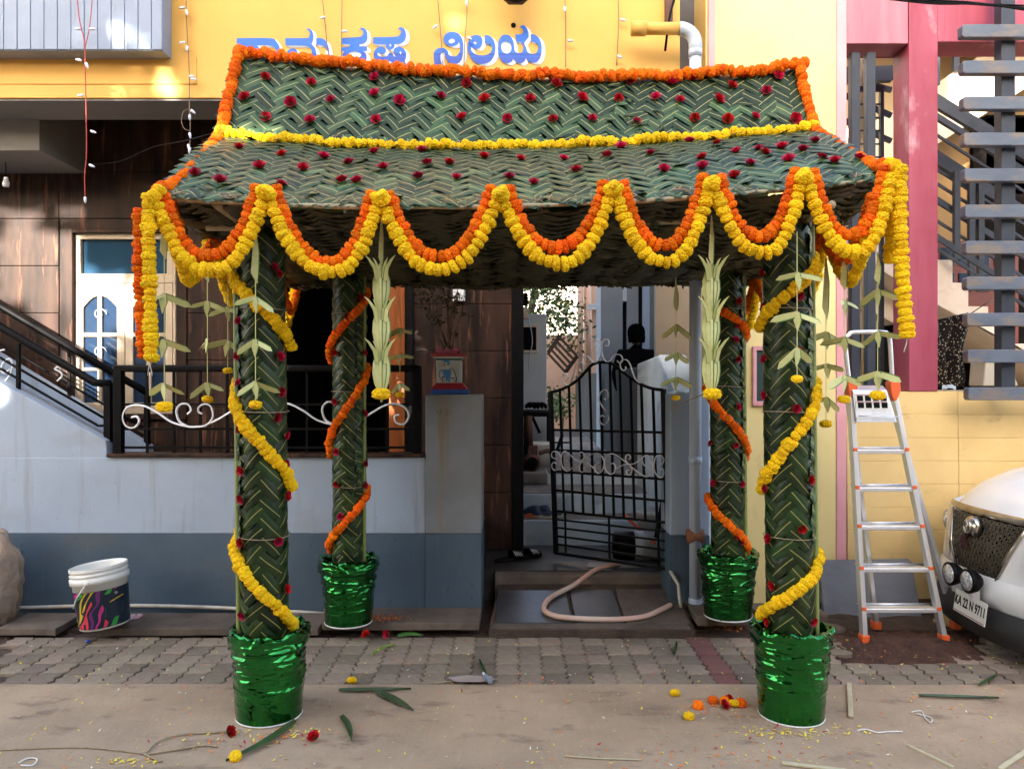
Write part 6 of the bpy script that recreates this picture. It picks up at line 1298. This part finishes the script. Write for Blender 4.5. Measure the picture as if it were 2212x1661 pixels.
for k,(x,y,Y) in enumerate(((2066,1238,4.40),(2106,1254,4.22))):
    c = P(x,y,Y); t = MB().lathe([(.0,-.03),(.03,-.03),(.058,0),(.066,.03),(.066,.045),(.056,.046)], c, 28, M=Me).build('driving_lamp', m_black, car)
    MB().lathe([(.057,.040),(.05,.05),(.0,.054)], c, 28, M=Me, caps=False).build('lens', mat('lamp lens',(.80,.80,.82),(.38,.38,.40),60,rough=.12,metal=.35,lo=.45,hi=.55) if k==0 else bpy.data.materials['lamp lens'], t)
    MB().box((c.x-.02,c.y-.012,c.z-.10),(c.x+.02,c.y+.012,c.z-.05)).build('bracket', m_alu, t)
pA, pB = Vector((2.565,4.385,.245)), Vector((2.555,4.085,.238)); pd = (pB-pA); pn = Vector((-1,-.10,.12)).normalized(); px_ = pd.normalized(); pup = px_.cross(pn)*-1
if pup.z < 0: pup = -pup
c0 = (pA+pB)/2; cpl = c0+pn*.035
MB().prism([cpl-px_*.152-pup*.062, cpl+px_*.152-pup*.062, cpl+px_*.152+pup*.062, cpl-px_*.152+pup*.062], pn*.004).build('number_plate', m_bucket, car)
tm = textmesh('KA 22 N 9711', .066, 'plate_lettering', m_black, .0016); Mt = Matrix((px_, pup, px_.cross(pup))).transposed().to_4x4(); Mt.translation = cpl+pn*.0052
if px_.cross(pup).dot(pn) < 0: Mt = Matrix((px_, pup, px_.cross(pup))).transposed().to_4x4(); Mt.translation = cpl+pn*.006
wmax = max(v.co.x for v in tm.vertices)-min(v.co.x for v in tm.vertices)
for v in tm.vertices: v.co.x *= .284/wmax; v.co.y = v.co.y*1.12+.004
link('plate_lettering', tm, car, Mt)
MB().prism([cpl-px_*.145-pup*.056+pn*.005, cpl+px_*.145-pup*.056+pn*.005, cpl+px_*.145-pup*.052+pn*.005, cpl-px_*.145-pup*.052+pn*.005], pn*.0008).build('plate_line', m_rose, car)
# rest of the body, mostly outside the picture
side_prof = [(2.95,.25),(2.95,.70),(3.9,.98),(4.05,1.05),(4.7,1.46),(5.9,1.50),(6.45,1.05),(6.6,.95),(6.65,.30)]
for s in (-1,1): MB().prism([Vector((x,yc+s*hwd,z)) for x,z in ((2.95,.27),(2.95,.60),(3.2,.80),(4.0,.95),(6.5,.98),(6.65,.30))], (0,-s*.06,0)).build('side_panel', m_carw, car, bevel=.02)
MB().grid(lambda u,v: Vector((4.0+.72*v, yc+(-1+2*u)*(hwd-.06-.1*v), .98+.46*v+.03*math.sin(math.pi*u))), 10, 6).build('windscreen', m_glass, car)
MB().box((4.7,yc-hwd+.16,1.42),(6.0,yc+hwd-.16,1.5)).build('roof', m_carw, car, bevel=.04)
for s in (-1,1): MB().prism([Vector((x,yc+s*(hwd-.02),z)) for x,z in ((4.05,.985),(6.4,.985),(6.0,1.44),(4.72,1.44))], (0,-s*.03,0)).build('side_window', m_glass, car)
MB().box((3.1,yc-hwd+.08,.2),(6.6,yc+hwd-.08,.28)).build('floor_pan', m_dark, car); MB().box((6.5,yc-hwd+.02,.3),(6.64,yc+hwd-.02,1.0)).build('tailgate', m_carw, car, bevel=.03)
for x in (3.45,5.85):
    for s in (-1,1):
        w_ = MB().lathe([(.20,-.09),(.28,-.09),(.30,-.05),(.30,.05),(.28,.09),(.20,.09)], (x,yc+s*(hwd-.09),.30), 28, M=Matrix.Rotation(R(90),4,'X')).build('wheel', m_bump, car); MB().lathe([(.0,-.07),(.2,-.085),(.2,.085),(0,.07)], (x,yc+s*(hwd-.09),.30), 20, M=Matrix.Rotation(R(90),4,'X')).build('rim', m_alu, w_)
for s in (-1,1): MB().lathe([(.0,-.03),(.06,-.02),(.075,.02),(.0,.06)], Vector((front_x(yc+s*.60,.6)+.02,yc+s*.60,.60)), 20, M=Matrix.Rotation(R(-90),4,'Y')).build('headlight', bpy.data.materials['lamp lens'], car)
# ---------------------------------------------------------------- things dropped on the ground
random.seed(101)
mats4 = [mat('yellow petal',(.80,.60,.06),rough=.8), mat('orange petal',(.80,.20,.02),rough=.8), mat('red petal',(.42,.01,.03),rough=.7), mat('pale petal',(.70,.66,.50),rough=.8)]
pb_ = MB()
def petal(x, y, mi, s, z=None):
    if z is None: z = .004 if y < 3.77 else (.012 if y < 4.46 else (.075 if x < -.2 else .08))
    a = rn(0,6.3); d = Vector((math.cos(a),math.sin(a),rn(-.05,.35)))*s; w = Vector((-math.sin(a),math.cos(a),rn(-.2,.3)))*s*.45; p = Vector((x,y,z+.002))
    pb_.add([p-d*.5, p+w*.5, p+d*.5+Vector((0,0,s*.15)), p-w*.5], [(0,1,2,3)], mi)
for k in range(900):
    y = rn(2.55,4.45); x = (rn(-60,2240)-CX)/F*y; petal(x, y, random.choices((0,1,2,3),(5,5,1,1.2))[0], rn(.008,.022))
def heap(px_c, py_c, n, sx, sy, wts, z=None):
    Yc = F*(CAMZ-(z or 0))/(py_c-CY)
    for k in range(n): petal((px_c-CX)/F*Yc+random.gauss(0,sx), Yc+random.gauss(0,sy), random.choices((0,1,2,3),wts)[0], rn(.010,.024), z)
heap(640,1585,70,.10,.03,(8,2,0,1)); heap(1710,1582,120,.14,.035,(9,1,.4,1)); heap(1545,1528,40,.12,.05,(4,5,1,0)); heap(830,1335,90,.06,.03,(0,9,.3,0),.08); heap(1610,1355,90,.13,.03,(0,9,.2,0),.03); heap(280,1645,40,.06,.02,(9,1,0,0)); heap(520,1600,40,.16,.05,(4,6,2,0)); heap(1500,1640,60,.35,.06,(5,5,1,0))
pb_.build('petals', mats4, label='loose yellow, orange and red petals scattered over the street', cat='petals', kind='stuff')
def on_ground(x, y, z=.0): Yg = F*(CAMZ-z)/(y-CY); return Vector(((x-CX)/F*Yg, Yg, z))
names = {'o':'orange','y':'yellow'}
for (x,y,kd,lb2) in ((1458,1503,'y','beside the paver edge'),(1488,1553,'y','alone left of the front right tub'),(1508,1530,'o','leftmost of the heap by the tub'),(1540,1518,'o','second in the heap by the tub'),(1566,1521,'o','behind the fallen roses of the heap'),(1586,1525,'y','at the right of the heap near the tub'),(1601,1525,'o','rightmost of the little heap near the tub'),(760,1475,'y','on the road right of the front left tub'),(508,1641,'y','at the bottom edge left of the long leaf')):
    p = on_ground(x,y); link('fallen_marigold', random.choice(MO if kd=='o' else MY), None, Matrix.Translation(p+Vector((0,0,.016)))@Matrix.Rotation(rn(-.8,.8),4,'X')@Matrix.Scale(.85,4), names[kd]+' marigold head lying on the road, '+lb2, 'flower', 'marigold heads on the road')
for (x,y,lb2) in ((494,1588,'left of the front left tub'),(678,1600,'right of the front left tub'),(1562,1530,'in the heap near the front right tub'),(1578,1518,'on top of the heap near the front right tub'),(792,1376,'beside the back left tub'),(838,1374,'right of the back left tub')):
    p = on_ground(x,y, .02 if y < 1400 else 0); link('fallen_rose', random.choice(roses), None, Matrix.Translation(p+Vector((0,0,.014)))@Matrix.Rotation(rn(.6,1.4),4,'X')@Matrix.Rotation(rn(-1,1),4,'Y')@Matrix.Scale(1.1,4), 'red rose lying on the ground '+lb2, 'flower', 'roses on the ground')
def blade_on(pts, w, m_, nm, label, cat, th=.003):
    P3 = [on_ground(x,y)+Vector((0,0,.006)) for x,y in pts]; P3 = crom(P3,5); n = len(P3); mb = MB(); vs = []
    for i,p in enumerate(P3):
        t = (P3[min(i+1,n-1)]-P3[max(i-1,0)]).normalized(); s = Vector((-t.y,t.x,0)); k = i/(n-1); ww = w*(math.sin(math.pi*min(1,.12+k*.95)))**.7; vs += [p-s*ww/2+Vector((0,0,.008)), p, p+s*ww/2+Vector((0,0,.010))]
    mb.add(vs, [(3*i+j,3*i+j+1,3*i+j+4,3*i+j+3) for i in range(n-1) for j in (0,1)])
    o = mb.build(nm, m_, label=label, cat=cat); k = o.modifiers.new('s','SOLIDIFY'); k.thickness = th; return o
gl_ = mat('cut green leaflet',(.05,.085,.025),(.035,.06,.02),14,rough=.45)
for pts, w, m_, lb2 in (([(640,1560),(570,1610),(488,1648)],.045,gl_,'long green palm leaflet lying by the front left tub'),([(732,1494),(800,1494),(888,1491)],.03,gl_,'dark leaflet lying straight on the road right of the front left tub'),([(813,1497),(850,1515),(893,1538)],.045,gl_,'broad dark leaflet curling on the road below the straight one'),([(737,1550),(752,1572),(760,1605)],.03,gl_,'short curved green leaflet right of the front left tub'),([(1985,1506),(2070,1509),(2158,1511)],.02,gl_,'long dark stalk on the road before the car'),([(2115,1484),(2140,1470),(2155,1460)],.02,gl_,'short dark leaf scrap under the car nose'),([(803,1418),(830,1402),(855,1395)],.025,mat('light green leaflet',(.20,.27,.05),rough=.5),'light green leaflet on the pavers right of the back left tub'),([(1050,1463),(1040,1440),(1035,1425)],.02,gl_,'small leaf scrap by the bird-like white splash'),([(1456,1418),(1460,1400),(1462,1388)],.02,gl_,'small green scrap on the pavers before the ramp')):
    blade_on(pts, w, m_, 'fallen_leaflet', lb2, 'leaf')
st_ = mat('peeled stem',(.55,.47,.30),(.45,.38,.22),12,rough=.7)
MB().bar(on_ground(1834,1479)+Vector((0,0,.008)), on_ground(1838,1551)+Vector((0,0,.008)), .022, .012).build('stem_piece', st_, label='short peeled stem lying right of the front right tub', cat='stem', bevel=.003)
MB().bar(on_ground(1688,1651)+Vector((0,0,.008)), on_ground(1830,1668)+Vector((0,0,.008)), .02, .01).build('stem_piece', st_, label='long peeled stem cut off by the bottom edge', cat='stem', bevel=.003)
MB().bar(on_ground(2160,1664)+Vector((0,0,.008)), on_ground(2225,1620)+Vector((0,0,.008)), .02, .01).build('stem_piece', st_, label='pale stem in the bottom right corner', cat='stem', bevel=.003)
MB().bar(on_ground(1962,1612)+Vector((0,0,.006)), on_ground(2060,1660)+Vector((0,0,.006)), .012, .008).build('stem_piece', st_, label='thin pale stalk slanting at the lower right', cat='stem')
def cord(pts, r, m_, nm, lb2, cat): MB().tube(crom([on_ground(x,y)+Vector((0,0,r+.003)) for x,y in pts],5), r, 5).build(nm, m_, label=lb2, cat=cat)
cord([(0,1622),(120,1617),(210,1618),(310,1630)],.003,m_twine,'twine','thin straight twine at the lower left','twine')
cord([(315,1630),(345,1602),(400,1588),(480,1583),(520,1580)],.004,m_twine,'twine','upper strand of the twine leading to the front left tub','twine')
cord([(315,1632),(380,1622),(440,1612),(470,1615)],.004,m_twine,'twine','middle strand of the frayed twine at the lower left','twine')
cord([(310,1630),(330,1640),(350,1647)],.004,m_twine,'twine','short lower end of the frayed twine','twine')
cord([(40,1650),(60,1640),(80,1642),(70,1655),(45,1655)],.003,m_thread,'thread','knot of pale thread near the bottom left corner','thread')
cord([(1852,1580),(1870,1577),(1895,1584),(1920,1582),(1950,1582)],.003,m_thread,'thread','white thread lying right of the front right tub','thread')
cord([(1967,1540),(1990,1537),(1998,1552),(2010,1562),(2012,1552),(1980,1543)],.0025,m_thread,'thread','loop of white thread on the road before the car','thread')
cord([(1220,1635),(1290,1640),(1385,1643)],.003,st_,'stalk','thin pale stalk lying at the bottom centre','stalk')
cord([(940,1477),(1000,1470),(1040,1468)],.0025,st_,'stalk','thin stalk lying on the road by the paver edge','stalk')
# white splash and rag on the paver edge
MB().prism([on_ground(x,y,.016) for x,y in ((968,1463),(1010,1458),(1060,1460),(1070,1467),(1040,1472),(985,1472))], (0,0,.002)).build('paint_splash', mat('pinkish splash',(.42,.33,.29),(.3,.24,.2),20,rough=.9), label='pale paint splash across the paver edge', cat='splash')
bf = thing('torn_scrap', on_ground(1050,1466), 'torn grey and white paper scrap on the paver edge', 'scrap')
MB().grid(lambda u,v: on_ground(1040+14*u+6*v, 1455+12*v,.02)+Vector((0,0,.012*math.sin(u*5+v*3))), 8, 8).build('paper', m_white, bf); MB().bar(on_ground(1048,1458,.03), on_ground(1060,1473,.02), .02,.012).build('roll', mat('grey roll',(.22,.25,.30),rough=.5), bf)
# green leaf on the slab edge
blade_on([(860,1378),(885,1374),(912,1376)], .05, mat('fresh leaf',(.06,.16,.03),rough=.5), 'fallen_leaflet', 'fresh green leaf at the slab edge left of the ramp', 'leaf')
# ---------------------------------------------------------------- trees
def leafcloud(n, fn, s0, s1, mats, name, parent, keep=None):
    lf = MB()
    for k in range(n):
        p = fn()
        if keep and not keep(p): continue
        leafq(lf, p, rn(s0,s1), random.choice(range(len(mats))))
    return lf.build(name, mats, parent)
random.seed(202)
m_t1 = mat('tree leaf',(.050,.095,.022),rough=.55); m_t2 = mat('light tree leaf',(.10,.17,.035),rough=.55); m_t3 = mat('dark tree leaf',(.022,.045,.014),rough=.55); m_bark = mat('bark',(.12,.085,.06),(.07,.05,.035),9,(1,1,.3),rough=.95,bump=.6)
tg_ = thing('garden_tree', (.15,12.6,.5), 'green tree at the end of the passage, over the outhouse', 'tree')
MB().tube(crom([(.15,12.6,.3),(.2,12.6,1.4),(.3,12.4,2.6),(.5,12.2,3.6)],5), [.10-.004*k for k in range(16)], 8).build('trunk', m_bark, tg_)
cl_ = [Vector((rn(-.1,1.0),rn(11.4,13.1),rn(2.0,4.0))) for _ in range(24)]
leafcloud(4200, lambda: random.choice(cl_)+Vector((random.gauss(0,.17),random.gauss(0,.2),random.gauss(0,.15))), .05,.11, [m_t1,m_t2,m_t3], 'crown', tg_)
cl2 = [Vector((rn(.45,.75),rn(10.6,11.2),rn(.9,1.35))) for _ in range(5)]
sh_ = thing('garden_shrub', (.7,10.9,.66), 'low shrub under the tipped bench at the end of the passage', 'shrub')
leafcloud(500, lambda: random.choice(cl2)+Vector((random.gauss(0,.09),random.gauss(0,.1),random.gauss(0,.1))), .04,.09, [m_t1,m_t2], 'foliage', sh_)
MB().tube([(.7,10.9,.6),(.72,10.9,1.0)], .02, 6).build('stem', m_bark, sh_)
# unseen street tree added to shade the place; crown gaps cut for sun flecks
ct = Vector((0.0,4.9,1.75))+SUN*11.5
stt = thing('street_tree', (ct.x-.3,ct.y-.4,0), 'large unseen street tree beside the road, added to shade the whole house front', 'tree')
u_ = SUN.cross(Vector((0,0,1))).normalized(); v_ = SUN.cross(u_).normalized()
holes = []
def hole(x, y, Y, r): holes.append((P(x,y,Y), r))  # leaves are cut away along the sun ray to each spot
for a in ((95,45,yb0,-.05),(75,25,yb0,-.06),(205,50,yb0,-.04),(225,30,yb0,-.03),(245,5,yb0,.0),(160,95,yb0,-.06),(245,85,yb0,-.06),
          (255,196,YA,.05),(320,204,YA,.05),(440,202,YA,.08),(60,195,YA,.03),(885,0,YA,.0),
          (30,590,YF,.22),(45,660,YF,.12),(110,560,YF,.04),(100,690,YF,.05),(330,640,YF,.05),(345,720,YF,.06),(60,520,YF,.10),(100,620,YF,.10),(205,640,YF,.10),(215,700,YF,.12),(230,770,YF,.10),(270,700,YF,.07),(250,600,YF,.06),(90,470,YF,.14),(20,480,YF,.12),(165,560,YF,.06),
          (60,820,YS,.14),(120,860,YS,.12),(180,900,YS,.12),(250,930,YS,.10),(20,800,YS,.10),(180,870,YS,.07),
          (912,780,YF,.08),(908,820,YF,.07),(940,735,YF,.07),(960,700,YF,.05),(862,900,YF,.09),(862,830,YF,.06),
          (1222,1090,6.36,.05),(1262,1085,6.36,.0),(1425,990,5.3,.0),(1245,700,20,.9)): hole(*a)
def keep(p):
    for q, r in holes:
        d = p-q; t = d.dot(SUN)
        if (d-SUN*t).length < r+.13: return False
    return True
def cp():
    while True:
        a, b2 = rn(-5.8,5.8), rn(-3.5,3.5)
        if (abs(a)/5.8)**3+(abs(b2)/3.5)**3 < 1: break
    return ct+u_*a+v_*b2+SUN*random.gauss(0,.6)
cr_ = leafcloud(34000, cp, .28,.46, [m_t1,m_t3,m_t1], 'crown', stt, keep)
b0 = Vector((ct.x-.3,ct.y-.4,0)); tr_ = MB().tube(crom([b0,b0+Vector((.1,.1,1.2)),b0+Vector((0,.2,2.6))],5), [.26-.006*k for k in range(11)], 12)
for k in range(9):
    e_ = ct+u_*rn(-4.5,4.5)+Vector((0,0,rn(-.5,2.6)))+SUN*rn(.2,1.0); s_ = b0+Vector((0,.2,2.5)); tr_.tube(crom([s_, s_.lerp(e_,.45)+Vector((0,0,.7)), e_],6), [.15-.0095*q for q in range(13)], 7)
tr_.build('trunk', m_bark, stt)

# ---------------------------------------------------------------- unseen row of houses across the street, added to cut low sky light
random.seed(77)
for k,(xa,xc,hgt,m_,lb2) in enumerate(((-26,-9.2,6.1,m_beige,'long unseen beige house across the street, behind the viewer on the left'),(-9,2.8,5.7,m_peach,'unseen peach house straight across the street, behind the viewer'),(3,12,6.2,m_brownw,'unseen tan house across the street, behind the viewer on the right'),(12.2,27,5.9,m_beige,'unseen beige house far along the opposite side of the street'))):
    t = thing('opposite_house', ((xa+xc)/2,-9.5,0), lb2, 'house', 'unseen houses added across the street')
    MB().box((xa,-15,-.04),(xc,-9.2,hgt)).build('wall', m_, t); MB().box((xa-.05,-15.1,hgt+.001),(xc+.05,-9.0,hgt+.18)).build('roof_slab', m_soffit, t)
    x = xa+1.2
    while x < xc-1.6:
        for z in (1.0,3.9):
            f_ = MB().box((x,-9.199,z),(x+1.2,-9.13,z+1.3)).build('window', m_cream, t); MB().box((x+.08,-9.129,z+.08),(x+1.12,-9.12,z+1.22)).build('pane', m_glass, f_)
        x += 2.6
    MB().box((xc-1.3,-9.199,0),(xc-.4,-9.14,2.1)).build('door', m_wood, t)
